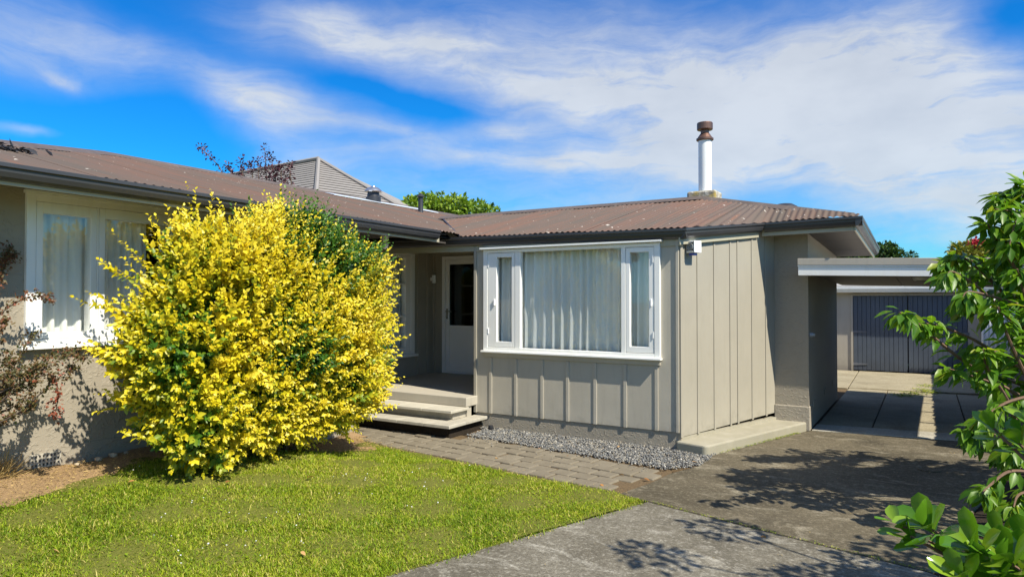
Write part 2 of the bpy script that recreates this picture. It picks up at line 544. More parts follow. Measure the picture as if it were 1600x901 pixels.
class MB:
    def __init__(s):
        s.v, s.f = [], []

    def add(s, vs, fs):
        o = len(s.v)
        s.v += [tuple(v) for v in vs]
        s.f += [tuple(i + o for i in f) for f in fs]
        return s

    def box(s, x0, x1, y0, y1, z0, z1):
        vs = [(x, y, z) for z in (z0, z1) for y in (y0, y1) for x in (x0, x1)]
        return s.add(vs, [(0, 2, 3, 1), (4, 5, 7, 6), (0, 1, 5, 4), (2, 6, 7, 3), (0, 4, 6, 2), (1, 3, 7, 5)])

    def prism(s, poly, off):
        n = len(poly)
        off = Vector(off)
        vs = [Vector(p) for p in poly] + [Vector(p) + off for p in poly]
        fs = [tuple(range(n))[::-1], tuple(range(n, 2 * n))] + [(i, (i + 1) % n, n + (i + 1) % n, n + i) for i in range(n)]
        return s.add(vs, fs)

    def sweep(s, p0, p1, inward, prof):
        """extrude a (depth, height) profile from p0 to p1"""
        p0, p1, inward = Vector(p0), Vector(p1), Vector(inward)
        a = [p0 + inward * d + Vector((0, 0, z)) for d, z in prof]
        b = [p1 + inward * d + Vector((0, 0, z)) for d, z in prof]
        n = len(prof)
        return s.add(a + b, [tuple(range(n)), tuple(range(2 * n - 1, n - 1, -1))] + [(i, n + i, n + (i + 1) % n, (i + 1) % n) for i in range(n)])

    def tube(s, pts, rad, n=8, cap=True):
        pts = [Vector(p) for p in pts]
        if not isinstance(rad, (list, tuple)):
            rad = [rad] * len(pts)
        rings = []
        o = len(s.v)
        ref = Vector((0.3, 0.2, 1)).normalized()
        for i, p in enumerate(pts):
            d = (pts[min(i + 1, len(pts) - 1)] - pts[max(i - 1, 0)]).normalized()
            r = ref if abs(d.dot(ref)) < .95 else Vector((1, 0, 0))
            x = d.cross(r).normalized()
            y = d.cross(x).normalized()
            for k in range(n):
                a = 2 * PI * k / n
                s.v.append(tuple(p + (x * math.cos(a) + y * math.sin(a)) * rad[i]))
        for i in range(len(pts) - 1):
            for k in range(n):
                a, b = o + i * n + k, o + i * n + (k + 1) % n
                s.f.append((a, b, b + n, a + n))
        if cap:
            s.f.append(tuple(o + k for k in range(n))[::-1])
            s.f.append(tuple(o + (len(pts) - 1) * n + k for k in range(n)))
        return s

    def lathe(s, c, prof, n=20):
        o = len(s.v)
        for r, z in prof:
            for k in range(n):
                a = 2 * PI * k / n
                s.v.append((c[0] + r * math.cos(a), c[1] + r * math.sin(a), c[2] + z))
        for i in range(len(prof) - 1):
            for k in range(n):
                a, b = o + i * n + k, o + i * n + (k + 1) % n
                s.f.append((a, b, b + n, a + n))
        s.f.append(tuple(o + k for k in range(n))[::-1])
        s.f.append(tuple(o + (len(prof) - 1) * n + k for k in range(n)))
        return s

    def build(s, name, mat, parent=None, bevel=0, smooth=False, origin=None):
        me = bpy.data.meshes.new(name)
        if parent is not None:
            O = WO[parent.name]
        elif origin is not None:
            O = Vector(origin)
        else:
            a = np.array(s.v)
            O = Vector(((a[:, 0].min() + a[:, 0].max()) / 2, (a[:, 1].min() + a[:, 1].max()) / 2, a[:, 2].min()))
        me.from_pydata([(v[0] - O.x, v[1] - O.y, v[2] - O.z) for v in s.v], [], s.f)
        me.update()
        if smooth:
            me.polygons.foreach_set('use_smooth', [True] * len(me.polygons))
            me.set_sharp_from_angle(angle=math.radians(48))
        me.materials.append(MATS[mat])
        o = bpy.data.objects.new(name, me)
        col.objects.link(o)
        if parent is not None:
            o.parent = parent
        else:
            o.location = O
        WO[o.name] = O
        if bevel:
            b = o.modifiers.new('edge', 'BEVEL')
            b.width = bevel
            b.segments = 2
            b.limit_method = 'ANGLE'
        return o


def np_mesh(name, verts, faces, mat, parent=None, tint=None, origin=None, smooth=False):
    """faces: (n,3) or (n,4) int array"""
    me = bpy.data.meshes.new(name)
    O = np.array(WO[parent.name] if parent is not None else (origin if origin is not None else (0, 0, 0)), dtype=float)
    verts = (verts - O).astype(np.float32)
    k = faces.shape[1]
    me.vertices.add(len(verts))
    me.vertices.foreach_set('co', verts.ravel())
    me.loops.add(faces.size)
    me.loops.foreach_set('vertex_index', faces.astype(np.int32).ravel())
    me.polygons.add(len(faces))
    me.polygons.foreach_set('loop_start', np.arange(0, faces.size, k, dtype=np.int32))
    me.polygons.foreach_set('loop_total', np.full(len(faces), k, dtype=np.int32))
    if smooth:
        me.polygons.foreach_set('use_smooth', np.ones(len(faces), dtype=bool))
    me.update(calc_edges=True)
    if tint is not None:
        a = me.attributes.new('tint', 'FLOAT', 'POINT')
        a.data.foreach_set('value', tint.astype(np.float32))
    me.materials.append(MATS[mat])
    o = bpy.data.objects.new(name, me)
    col.objects.link(o)
    if parent is not None:
        o.parent = parent
    else:
        o.location = O
    WO[o.name] = Vector(O)
    return o


def tag(o, label=None, cat=None, group=None, kind=None):
    if label:
        o['label'] = label
    if cat:
        o['category'] = cat
    if group:
        o['group'] = group
    if kind:
        o['kind'] = kind
    return o


def thing(name, loc, label, cat, group=None):
    o = bpy.data.objects.new(name, None)
    o.empty_display_size = .2
    o.location = loc
    col.objects.link(o)
    WO[o.name] = Vector(loc)
    return tag(o, label, cat, group)


def piece(name, mesh, parent, loc, rot=None, scale=None):
    """an object sharing mesh data; loc in world coordinates"""
    o = bpy.data.objects.new(name, mesh)
    col.objects.link(o)
    L = Vector(loc)
    if parent is not None:
        o.parent = parent
        L = L - WO[parent.name]
    M = Matrix.Translation(L)
    if rot is not None:
        M = M @ rot.to_4x4()
    if scale is not None:
        M = M @ Matrix.Diagonal((*scale, 1))
    o.matrix_local = M
    return o


def gridwall(us, zs, solid, t0, t1, mapf):
    """a wall with openings; only outer faces are made. mapf(u, t, z) -> point"""
    b = MB()
    nu, nz = len(us) - 1, len(zs) - 1
    S = lambda i, j: 0 <= i < nu and 0 <= j < nz and solid(i, j)
    q = lambda *p: b.add([mapf(*x) for x in p], [(0, 1, 2, 3)])
    for i in range(nu):
        for j in range(nz):
            if not S(i, j):
                continue
            u0, u1, z0, z1 = us[i], us[i + 1], zs[j], zs[j + 1]
            q((u0, t0, z0), (u1, t0, z0), (u1, t0, z1), (u0, t0, z1))
            q((u0, t1, z0), (u0, t1, z1), (u1, t1, z1), (u1, t1, z0))
            if not S(i - 1, j): q((u0, t0, z0), (u0, t0, z1), (u0, t1, z1), (u0, t1, z0))
            if not S(i + 1, j): q((u1, t0, z0), (u1, t1, z0), (u1, t1, z1), (u1, t0, z1))
            if not S(i, j - 1): q((u0, t0, z0), (u0, t1, z0), (u1, t1, z0), (u1, t0, z0))
            if not S(i, j + 1): q((u0, t0, z1), (u1, t0, z1), (u1, t1, z1), (u0, t1, z1))
    return b


# ------------------------------------------------------------------ ground
def sm(x):
    x = np.clip(x, 0, 1)
    return x * x * (3 - 2 * x)


def lawn_z(X, Y):
    return .30 * sm((-X - 2.6) / 3.4) * sm((6.15 - Y) / 2.3)


def flat(name, poly, z, th, mat, parent=None, kind=None):
    o = MB().prism([(x, y, z - th) for x, y in poly], (0, 0, th)).build(name, mat, parent)
    if kind:
        o['kind'] = kind
    return o


N = 48
ring = [(400 * math.cos(2 * PI * k / N), 400 * math.sin(2 * PI * k / N), -.14) for k in range(N)]
tag(MB().add(ring, [tuple(range(N))]).build('ground', 'far_ground', origin=(0, 0, -.14)), kind='structure')

# driveway: slabs with open joints
drive = MB().prism([(-2.2, -6, -.13), (3.2, -6, -.13), (3.2, 20, -.13), (-3.2, 20, -.13), (-3.2, 13.2, -.13), (-2.2, 9, -.13)], (0, 0, .095)).build('driveway', 'joint_soil')
drive['kind'] = 'structure'


def slab(poly, mat, z=0.0):
    o = MB().prism([(x, y, z - .09) for x, y in poly], (0, 0, .09)).build('slab', mat, drive, bevel=.008)
    return o


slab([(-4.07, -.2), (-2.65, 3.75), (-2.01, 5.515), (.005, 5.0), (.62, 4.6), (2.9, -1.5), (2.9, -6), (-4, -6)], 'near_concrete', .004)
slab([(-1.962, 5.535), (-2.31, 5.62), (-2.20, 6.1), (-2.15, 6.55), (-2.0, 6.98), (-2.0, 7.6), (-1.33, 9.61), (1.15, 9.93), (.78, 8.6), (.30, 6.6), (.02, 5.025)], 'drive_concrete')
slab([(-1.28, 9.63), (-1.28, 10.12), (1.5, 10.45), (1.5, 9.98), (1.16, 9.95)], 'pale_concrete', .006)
xs = [-1.28, -.62, .46, 1.58]
ys = [10.16, 12.0, 14.55]
for i in range(3):
    for j in range(2):
        sk = lambda x, y: (x, y + .115 * (x + 1.28) * (1 if y == 10.16 else .35))
        a, b_, c, d = xs[i] + .008, xs[i + 1] - .008, ys[j] + .01, ys[j + 1] - .01
        if j == 0:
            c = ys[j]
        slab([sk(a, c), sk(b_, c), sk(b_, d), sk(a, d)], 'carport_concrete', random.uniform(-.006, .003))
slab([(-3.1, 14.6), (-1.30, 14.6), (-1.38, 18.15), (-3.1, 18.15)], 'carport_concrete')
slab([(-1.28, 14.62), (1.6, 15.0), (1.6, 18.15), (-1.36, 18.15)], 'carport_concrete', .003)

# lawn: sheet with a gentle rise to the house
nx, ny = 90, 110
gx = np.linspace(-11, -1.7, nx)
gy = np.linspace(-5, 6.4, ny)


def lawn_edge_x(Y):
    """right edge of the lawn along the driveway"""
    return np.interp(Y, [-5, -.2, 3.75, 5.50, 5.62, 6.5], [-5.6, -4.06, -2.64, -2.02, -2.33, -2.4])


def path_near_y(X):
    """near edge of the paving"""
    return np.interp(X, [-9, -6.3, -5.2, -3.5, -2.3, -1.5], [6.25, 6.2, 5.93, 5.70, 5.63, 5.5])


GX, GY = np.meshgrid(gx, gy)
GX = np.minimum(GX, lawn_edge_x(GY))
GY2 = np.minimum(GY, path_near_y(GX) - .0)
GZ = lawn_z(GX, GY2) + .008 + .012 * np.sin(GX * 7.3 + 1) * np.sin(GY2 * 6.1)
V = np.stack([GX.ravel(), GY2.ravel(), GZ.ravel()], 1)
idx = np.arange(nx * ny).reshape(ny, nx)
FQ = np.stack([idx[:-1, :-1].ravel(), idx[:-1, 1:].ravel(), idx[1:, 1:].ravel(), idx[1:, :-1].ravel()], 1)
lawn = tag(np_mesh('lawn', V, FQ, 'lawn_soil', smooth=True), kind='structure')


def bed_edge(Y):
    """X of the border between garden bed and lawn in front of the left wing"""
    return np.interp(Y, [-4, 2.2, 2.76, 3.38, 3.8, 4.4, 5.0, 5.7, 6.2], [-5.4, -5.42, -5.48, -5.78, -5.8, -5.5, -5.2, -5.2, -5.9])


# dry garden bed, lying just proud of the lawn sheet
by = np.linspace(-4, 6.3, 90)
BX0 = np.full_like(by, -6.14)
rows = 14
verts = []
for k in range(rows):
    f = k / (rows - 1)
    X = BX0 * (1 - f) + (bed_edge(by) + .04 * np.sin(by * 9) + .03 * np.sin(by * 23)) * f
    Z = lawn_z(X, by) + .03 - .018 * f + .02 * np.sin(X * 11 + by * 7) * (1 - f)
    verts.append(np.stack([X, by, Z], 1))
V = np.concatenate(verts)
idx = np.arange(rows * len(by)).reshape(rows, len(by))
FQ = np.stack([idx[:-1, :-1].ravel(), idx[1:, :-1].ravel(), idx[1:, 1:].ravel(), idx[:-1, 1:].ravel()], 1)
tag(np_mesh('garden_bed', V, FQ, 'dry_soil', smooth=True), kind='structure')
# dark bed at the right of the drive
tag(MB().prism([(.03, 5.0, -.1), (.32, 6.6, -.1), (.8, 8.6, -.1), (1.2, 9.95, -.1), (4.5, 9.9, -.1), (4.5, 0, -.1), (2.4, 0, -.1), (.66, 4.6, -.1)], (0, 0, .085)).build('planting_bed', 'dark_soil'), kind='structure')

# brick path
pang = math.atan2(-.40, 2.87)
pu = Vector((math.cos(pang), math.sin(pang), 0))
pv = Vector((math.sin(pang), -math.cos(pang), 0))
p0 = Vector((-5.02, 7.0, 0))
path = tag(MB().prism([tuple(p0 + pu * a + pv * b + Vector((0, 0, -.1))) for a, b in ((-1.9, -.05), (2.86, -.06), (3.02, .30), (2.82, 1.12), (2.84, 1.36), (-1.9, 1.45))], (0, 0, .088)).build('garden_path', 'joint_soil'), kind='structure')
BL, BW = .236, .196
pav = MB().box(-BL / 2 + .008, BL / 2 - .008, -BW / 2 + .008, BW / 2 - .008, -.06, 0)
pave_mesh = bpy.data.meshes.new('paving_brick')
pave_mesh.from_pydata(pav.v, [], pav.f)
pave_mesh.materials.append(MATS['paver'])
for r in range(6):
    for k in range(-8, 14):
        a = (k + .5 * (r % 2) + .25) * BL
        b = (r + .5) * BW - .01
        if a > 2.78 - .02 * r + (.06 if r == 1 else 0) or a < -1.75:
            continue
        p = p0 + pu * a + pv * b
        if p.y - .07 < path_near_y(p.x) - .03 + .02 * math.sin(k * 2.1):
            continue
        if p.x < -4.95 and p.y > 6.85:
            continue
        rot = Matrix.Rotation(pang + random.gauss(0, .014), 3, 'Z') @ Matrix.Rotation(random.gauss(0, .012), 3, 'X') @ Matrix.Rotation(random.gauss(0, .012), 3, 'Y')
        o = piece('paving_brick', pave_mesh, path, p + Vector((random.gauss(0, .004), random.gauss(0, .004), random.uniform(-.004, .010))), rot)
        bv = o.modifiers.new('edge', 'BEVEL')
        bv.width = .012
        bv.segments = 2

# gravel strip
tag(MB().prism([(-5.05, 7.6, -.1), (-2.0, 7.6, -.1), (-1.98, 7.0, -.1), (-2.22, 6.64, -.1), (-4.95, 7.02, -.1)], (0, 0, .09)).build('gravel_bed', 'joint_soil'), kind='structure')
ico = np.array([(0, 0, 1), (.89, 0, .45), (.28, .85, .45), (-.72, .53, .45), (-.72, -.53, .45), (.28, -.85, .45), (.72, .53, -.45), (-.28, .85, -.45), (-.89, 0, -.45), (-.28, -.85, -.45), (.72, -.53, -.45), (0, 0, -1)])
icof = np.array([(0, 1, 2), (0, 2, 3), (0, 3, 4), (0, 4, 5), (0, 5, 1), (1, 6, 2), (2, 7, 3), (3, 8, 4), (4, 9, 5), (5, 10, 1), (6, 7, 2), (7, 8, 3), (8, 9, 4), (9, 10, 5), (10, 6, 1), (11, 7, 6), (11, 8, 7), (11, 9, 8), (11, 10, 9), (11, 6, 10)])


def rot_mats(n):
    q = rng.normal(size=(n, 4))
    q /= np.linalg.norm(q, axis=1)[:, None]
    a, b, c, d = q.T
    return np.stack([np.stack([a*a+b*b-c*c-d*d, 2*(b*c-a*d), 2*(b*d+a*c)], 1), np.stack([2*(b*c+a*d), a*a-b*b+c*c-d*d, 2*(c*d-a*b)], 1), np.stack([2*(b*d-a*c), 2*(c*d+a*b), a*a-b*b-c*c+d*d], 1)], 1)


def stones(name, P, S, mat, tint):
    n = len(P)
    R = rot_mats(n)
    sq = rng.uniform(.6, 1.2, (n, 3))
    loc = ico[None] * (1 + rng.normal(0, .13, (n, 12, 1))) * sq[:, None, :]
    v = np.einsum('nij,nkj->nki', R, loc) * S[:, None, None]
    v[:, :, 2] *= .75
    v += P[:, None, :]
    f = (icof[None] + (np.arange(n) * 12)[:, None, None]).reshape(-1, 3)
    return np_mesh(name, v.reshape(-1, 3), f, mat, tint=np.repeat(tint, 12))


n = 15000
gxr = rng.uniform(-5.02, -1.98, n)
gyr = rng.uniform(6.6, 7.6, n)
ylow = np.interp(gxr, [-5.02, -2.22, -1.98], [7.03, 6.66, 7.0])
ok = gyr > ylow + rng.normal(0, .02, n)
ok &= ~((gxr < -4.9) & (gyr < 7.45))
gxr, gyr = gxr[ok], gyr[ok]
S = rng.uniform(.007, .015, len(gxr))
tag(stones('gravel', np.stack([gxr, gyr, -.002 + rng.uniform(0, .022, len(gxr))], 1), S, 'gravel_stone', rng.beta(2, 2.2, len(gxr))), kind='stuff')

# ------------------------------------------------------------------ house
house = thing('house', (-4, 9, 0), 'single-storey grey-brown house with white windows and a rusty brown corrugated roof', 'house')
YF = 7.555
XL = -6.15
XP = -7.40
YD = 9.57
XR = -1.30
LA, LB = Vector((-2.372, YF, 0)), Vector((-1.70, 9.60, 0))
LU = (LB - LA).normalized()
LN = Vector((LU.y, -LU.x, 0))


def lit_pt(s, out, z):
    p = LA + LU * s + LN * out
    return (p.x, p.y, z)


# front wall of the living room with its window opening
WX0, WX1, WZ0, WZ1 = -4.94, -2.65, 1.06, 2.33
us = [-5.155, WX0, WX1, -2.374]
zs = [.205, WZ0, WZ1, 2.44]
front = gridwall(us, zs, lambda i, j: not (i == 1 and j == 1), YF, YF + .08, lambda u, t, z: (u, t, z)).build('wall', 'wall_paint', house)
for x in (-4.9, -4.518, -4.133, -3.775, -3.406, -3.022, -2.641):
    MB().box(x - .021, x + .021, YF - .012, YF - .0005, .20, .94).build('batten', 'wall_paint', front, bevel=.003)
MB().box(-5.16, -5.12, YF - .022, YF - .0005, .198, 2.40).build('corner_trim', 'side_paint', front, bevel=.003)
MB().box(-2.41, -2.376, YF - .018, YF - .0005, .20, 2.40).build('corner_trim', 'wall_paint', front, bevel=.003)
MB().box(-4.99, -2.592, YF - .024, YF - .0006, .945, 1.02).build('apron_board', 'wall_paint', front, bevel=.003)
# lit side wall
side = MB()
poly = [lit_pt(0, 0, .15), lit_pt(2.15, 0, .205), lit_pt(2.15, 0, 2.62), lit_pt(0, 0, 2.44)]
side.prism(poly, -LN * .1)
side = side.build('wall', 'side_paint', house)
for s_ in (.351, .691, 1.037, 1.204, 1.539, 1.878, 2.135):
    zb = .145 + .055 * s_ / 2.15
    b = MB().prism([lit_pt(s_ - .017, .0005, zb - .01), lit_pt(s_ + .017, .0005, zb - .01), lit_pt(s_ + .017, .0005, 2.42 + .085 * s_), lit_pt(s_ - .017, .0005, 2.42 + .085 * s_)], LN * .009)
    b.build('batten', 'side_paint', side, bevel=.003)
MB().prism([lit_pt(.0, .0005, .146), lit_pt(.045, .0005, .147), lit_pt(.045, .0005, 2.40), lit_pt(.0, .0005, 2.40)], LN * .018).build('corner_trim', 'side_paint', side, bevel=.003)
# pillar and carport side wall
pil = MB().box(-1.715, XR, 9.55, 9.75, .30, 2.62).build('wall', 'stucco', house)
MB().box(-1.72, XR + .012, 9.53, 9.76, .0, .315).build('footing', 'foundation_stucco', pil, bevel=.01)
cw = MB().box(XR - .12, XR - .002, 9.752, 12.9, .0, 2.62).build('wall', 'stucco', house)
for (y, z) in ((9.95, .25), (11.1, .28), (12.1, .3)):
    v = MB().box(XR - .004, XR + .008, y, y + .17, z, z + .09)
    v = v.build('wall_vent', 'stucco', cw, bevel=.003)
MB().lathe((0, 0, 0), [(.0, 0), (.035, 0), (.035, .02), (.02, .045), (0, .05)], 12)
kn = MB().tube([(XR - .004, 9.68, 1.235), (XR + .03, 9.68, 1.235)], .03, 12).tube([(XR + .03, 9.68, 1.235), (XR + .06, 9.68, 1.235)], .02, 12)
kn.build('outside_tap', 'grey_plastic', cw)
# foundation under the front
fd = MB().box(-5.15, -2.36, YF + .012, YF + .15, -.1, .204).build('foundation', 'foundation_stucco', house)
MB().prism([(-2.36, YF + .06, -.1), (-2.41, YF + .09, -.1), (-1.75, 9.62, -.1), (-1.68, 9.58, -.1)], (0, 0, .25)).build('foundation', 'plinth_paint', house)
MB().prism([(-2.40, YF - .05, -.1), (-2.07, 7.425, -.1), (-2.035, 7.44, -.1), (-2.018, 7.47, -.1), (-1.325, 9.545, -.1), (-1.74, 9.545, -.1), (-2.40, 7.60, -.1)], (0, 0, .215)).build('concrete_ledge', 'plinth_paint', house, bevel=.018)
# porch walls
us = [6.2, 7.55, 9.00, YD]
zs = [-.1, .775, 2.46, 2.75]
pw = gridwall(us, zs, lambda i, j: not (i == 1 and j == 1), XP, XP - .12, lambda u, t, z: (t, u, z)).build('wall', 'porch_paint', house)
for y in (9.12, 9.37):
    MB().box(XP + .0005, XP + .018, y - .018, y + .018, .422, 2.5).build('batten', 'porch_paint', pw, bevel=.003)
us = [XP - .12, -7.21, -6.32, -5.16]
zs = [.30, .42, 2.445, 2.75]
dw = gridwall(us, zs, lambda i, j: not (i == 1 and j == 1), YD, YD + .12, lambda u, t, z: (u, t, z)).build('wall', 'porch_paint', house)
MB().box(-7.398, -7.37, YD - .03, YD - .0005, .422, 2.5).build('corner_trim', 'porch_paint', dw)
MB().box(-5.155, -5.05, YF + .082, YD - .001, -.1, 2.5).build('wall', 'porch_paint', house)
MB().box(XP + .001, -5.16, YF - .02, YD - .001, 2.50, 2.53).build('porch_ceiling', 'cream_paint', house)
# porch floor and steps
fl = MB().prism([(XP + .002, 7.33, .30), (-5.115, 7.30, .30), (-5.115, YF + .05, .30), (-5.158, YF + .05, .30), (-5.158, YD - .002, .30), (XP + .002, YD - .002, .30)], (0, 0, .12)).build('porch_floor', 'porch_floor', house, bevel=.008)
MB().box(XP + .01, -5.14, 7.35, 7.45, -.1, .298).build('porch_base', 'porch_paint', house)
st = MB().box(XP + .01, -5.16, 7.06, 7.348, .165, .262).build('step', 'porch_floor', house)
xr = [-5.10]
for k, wd in enumerate((.47, .43, .44, .46, .5)):
    xr.append(xr[-1] - wd)
for k in range(5):
    MB().box(xr[k + 1] + .002, xr[k] - .002, 6.95, 7.346, .262, .297).build('step_slab', 'step_concrete', st, bevel=.005)
st2 = MB().box(XP + .01, -5.02, 6.80, 7.52, -.08, .125).build('step', 'dark_soil', house)
xr = [-4.945]
for k, wd in enumerate((.40, .43, .42, .45, .45, .4)):
    xr.append(xr[-1] - wd)
for k in range(6):
    MB().box(xr[k + 1] + .002, xr[k] - .002, 6.70, 7.06, .126, .166).build('step_slab', 'step_concrete', st2, bevel=.005)
MB().box(-5.157, -4.947, 7.064, 7.545, .126, .165).build('step_slab', 'step_concrete', st2, bevel=.005)

# left wing
us = [1.75, 2.72, 4.82, 6.35]
zs = [-.1, 1.36, 2.50, 2.62]
lw = gridwall(us, zs, lambda i, j: not (i == 1 and j == 1), XL, XL - .14, lambda u, t, z: (t, u, z)).build('wall', 'stucco', house)
MB().box(-7.52, XL - .142, 6.23, 6.348, -.1, 2.62).build('wall', 'stucco', house)
MB().box(-14.5, XL - .142, 1.76, 1.9, -.1, 2.62).build('wall', 'stucco', house)
MB().box(-14.6, -14.5, 1.76, 16, -.1, 2.62).build('wall', 'stucco', house)
MB().box(-14.5, XR - .13, 12.9, 13.02, -.1, 2.62).build('wall', 'stucco', house)
MB().box(XL + .0005, XL + .008, 1.75, 6.35, .10, .48).build('foundation', 'stucco', lw)
# air brick grille
gv = MB()
for k in range(9):
    y = 2.685 + k * .0275
    gv.box(XL + .012, XL + .024, y, y + .012, .34, .45)
for k in range(4):
    z = .338 + k * .034
    gv.box(XL + .010, XL + .022, 2.685, 2.917, z, z + .012)
gvo = gv.build('air_grille', 'wall_paint', lw)
MB().box(XL + .0085, XL + .0095, 2.685, 2.915, .34, .45).build('grille_hole_shade', 'unlit_inside', gvo)  # flat dark sheet on the wall, painting the shade in the grille holes

# ---------------- windows
def win_front():
    """three-light window of the living room: plane y = YF"""
    w_ = MB()
    yo, yi = YF - .035, YF + .05
    X0, X1, Z0, Z1 = -5.0, -2.587, 1.03, 2.345
    fr = MB().box(X0, -4.935, yo, yi, Z0, Z1).box(-2.655, X1, yo, yi, Z0, Z1).box(-4.935, -2.655, yo, yi, 2.305, Z1).box(-4.935, -2.655, yo, yi, Z0, 1.075)
    fr.box(-4.515, -4.435, yo + .004, yi, 1.075, 2.305).box(-3.06, -3.005, yo + .004, yi, 1.075, 2.305)
    win = fr.build('window', 'white_paint', house, bevel=.004)
    MB().box(-5.02, -2.57, YF - .075, YF - .001, 1.005, 1.0285).build('sill', 'white_paint', win, bevel=.004)
    MB().box(-5.03, -2.555, YF - .085, YF - .001, 2.352, 2.374).build('hood', 'white_paint', win, bevel=.003)
    MB().box(-4.99, -2.6, YF - .03, YF - .001, 2.3745, 2.42).build('head_board', 'cream_paint', win)
    for a, b in ((-4.93, -4.52), (-3.0, -2.66)):
        s = .125 if a < -4 else .05
        l = a + (.135 if a < -4 else .048)
        r = b - (.045 if a < -4 else .06)
        MB().box(a, l, yo + .006, yi - .01, 1.08, 2.30).box(r, b, yo + .006, yi - .01, 1.08, 2.30).box(l, r, yo + .006, yi - .01, 2.245, 2.30).box(l, r, yo + .006, yi - .01, 1.08, 1.15).build('sash', 'white_paint', win, bevel=.003)
        MB().box(l - .005, r + .005, yo + .035, yo + .039, 1.145, 2.25).build('pane', 'glass', win)
        hx = l - .03 if a < -4 else r + .03
        MB().box(hx - .008, hx + .008, yo - .012, yo + .005, 1.62, 1.70).build('catch', 'pvc_white', win, bevel=.002)
        for hz in (1.25, 2.12):
            ox = a + .004 if a < -4 else b - .012
            MB().box(ox, ox + .008, yo - .004, yo + .005, hz, hz + .075).build('hinge', 'pvc_white', win)
    MB().box(-4.437, -3.058, yo + .04, yo + .044, 1.073, 2.307).build('pane', 'glass', win)


def win_left():
    xo, xi = XL + .035, XL - .08
    B = lambda y0, y1, z0, z1, a=xo, b=xi: MB().box(b, a, y0, y1, z0, z1)
    Y0, Y1, Z0, Z1 = 2.642, 4.90, 1.335, 2.548
    fr = MB().box(xi, xo, Y0, 2.71, Z0, Z1).box(xi, xo, 4.83, Y1, Z0, Z1).box(xi, xo, 2.71, 4.83, 2.49, Z1).box(xi, xo, 2.71, 4.83, Z0, 1.375).box(xi, xo - .004, 3.185, 3.20, 1.375, 2.49).box(xi, xo - .004, 4.28, 4.33, 1.375, 2.49)
    win = fr.build('window', 'white_paint', house, bevel=.004)
    MB().box(XL + .001, XL + .075, 2.60, 4.94, 1.298, 1.333).build('sill', 'white_paint', win, bevel=.004)
    MB().box(XL + .001, XL + .045, 2.63, 4.91, 2.5485, 2.575).build('head_board', 'white_paint', win)
    for a, b in ((2.713, 3.183), (3.203, 4.278), (4.333, 4.827)):
        l, r = a + .05, b - .05
        MB().box(xi + .01, xo - .006, a, l, 1.378, 2.487).box(xi + .01, xo - .006, r, b, 1.378, 2.487).box(xi + .01, xo - .006, l, r, 2.40, 2.487).box(xi + .01, xo - .006, l, r, 1.378, 1.43).build('sash', 'white_paint', win, bevel=.003)
        MB().box(xo - .04, xo - .036, l - .005, r + .005, 1.425, 2.405).build('pane', 'glass', win)


def win_porch():
    xo, xi = XP + .035, XP - .08
    fr = MB().box(xi, xo, 7.55, 7.62, .79, 2.46).box(xi, xo, 8.90, 9.0, .79, 2.46).box(xi, xo, 7.62, 8.90, 2.42, 2.46).box(xi, xo, 7.62, 8.90, .79, .84).box(xi, xo - .003, 8.20, 8.26, .84, 2.42)
    win = fr.build('window', 'white_paint', house, bevel=.004)
    MB().box(XP + .001, XP + .085, 7.5, 9.04, .745, .788).build('sill', 'white_paint', win, bevel=.004)
    for a, b in ((7.623, 8.198), (8.263, 8.897)):
        l, r = a + .07, b - .125
        s = MB().box(xi + .01, xo - .006, a, l, .843, 2.417).box(xi + .01, xo - .006, r, b, .843, 2.417).box(xi + .01, xo - .006, l, r, 2.39, 2.417).box(xi + .01, xo - .006, l, r, .843, .90)
        for z in (1.42, 1.95):
            s.box(xi + .03, xo - .01, l, r, z - .016, z + .016)
        s.build('sash', 'white_paint', win, bevel=.003)
        for z0, z1 in ((.895, 1.405), (1.435, 1.935), (1.965, 2.395)):
            MB().box(xo - .05, xo - .046, l - .004, r + .004, z0, z1).build('pane', 'glass', win)


win_front()
win_left()
win_porch()

# door
dr = MB().box(-7.205, -7.135, YD - .03, YD + .05, .425, 2.44).box(-6.39, -6.325, YD - .03, YD + .05, .425, 2.44).box(-7.135, -6.39, YD - .03, YD + .05, 2.38, 2.44).box(-7.135, -6.39, YD - .03, YD + .05, .425, .455).build('door', 'pvc_white', house, bevel=.004)
MB().box(-7.13, -7.055, YD - .02, YD + .03, .458, 2.376).box(-6.47, -6.395, YD - .02, YD + .03, .458, 2.376).box(-7.055, -6.47, YD - .02, YD + .03, 2.30, 2.376).box(-7.055, -6.47, YD - .02, YD + .03, 1.18, 1.25).box(-7.055, -6.47, YD - .02, YD + .03, .458, .54).build('door_leaf', 'pvc_white', dr, bevel=.004)
MB().box(-7.058, -6.467, YD - .004, YD + .012, 1.247, 2.303).build('pane', 'dark_glass', dr)
MB().box(-7.058, -6.467, YD - .006, YD + .012, .537, 1.183).build('lower_panel', 'pvc_white', dr)
MB().box(-7.11, -7.075, YD - .032, YD - .0205, 1.36, 1.54).tube([(-7.095, YD - .03, 1.49), (-7.095, YD - .065, 1.49), (-6.97, YD - .065, 1.49)], .009, 8).build('handle', 'metal_silver', dr)

# ---------------- roof
EL = lambda Y: 2.645 - .0097 * (Y - 2)                    # height of the left eave
SL, RIDGE_X, RIDGE_YL = .263, -10.0, 5.3
RY, RZ = 10.2, 3.195


def eave_r(X):
    """eave of the right wing: y and height"""
    y = float(np.interp(X, [-9, -2.27, -1.74, -.63], [7.47, 7.47, 9.11, 9.11]))
    z = float(np.interp(X, [-6.85, -5.14, -2.27, -1.74, -.63], [2.553, 2.532, 2.49, 2.676, 2.695]))
    return y, z


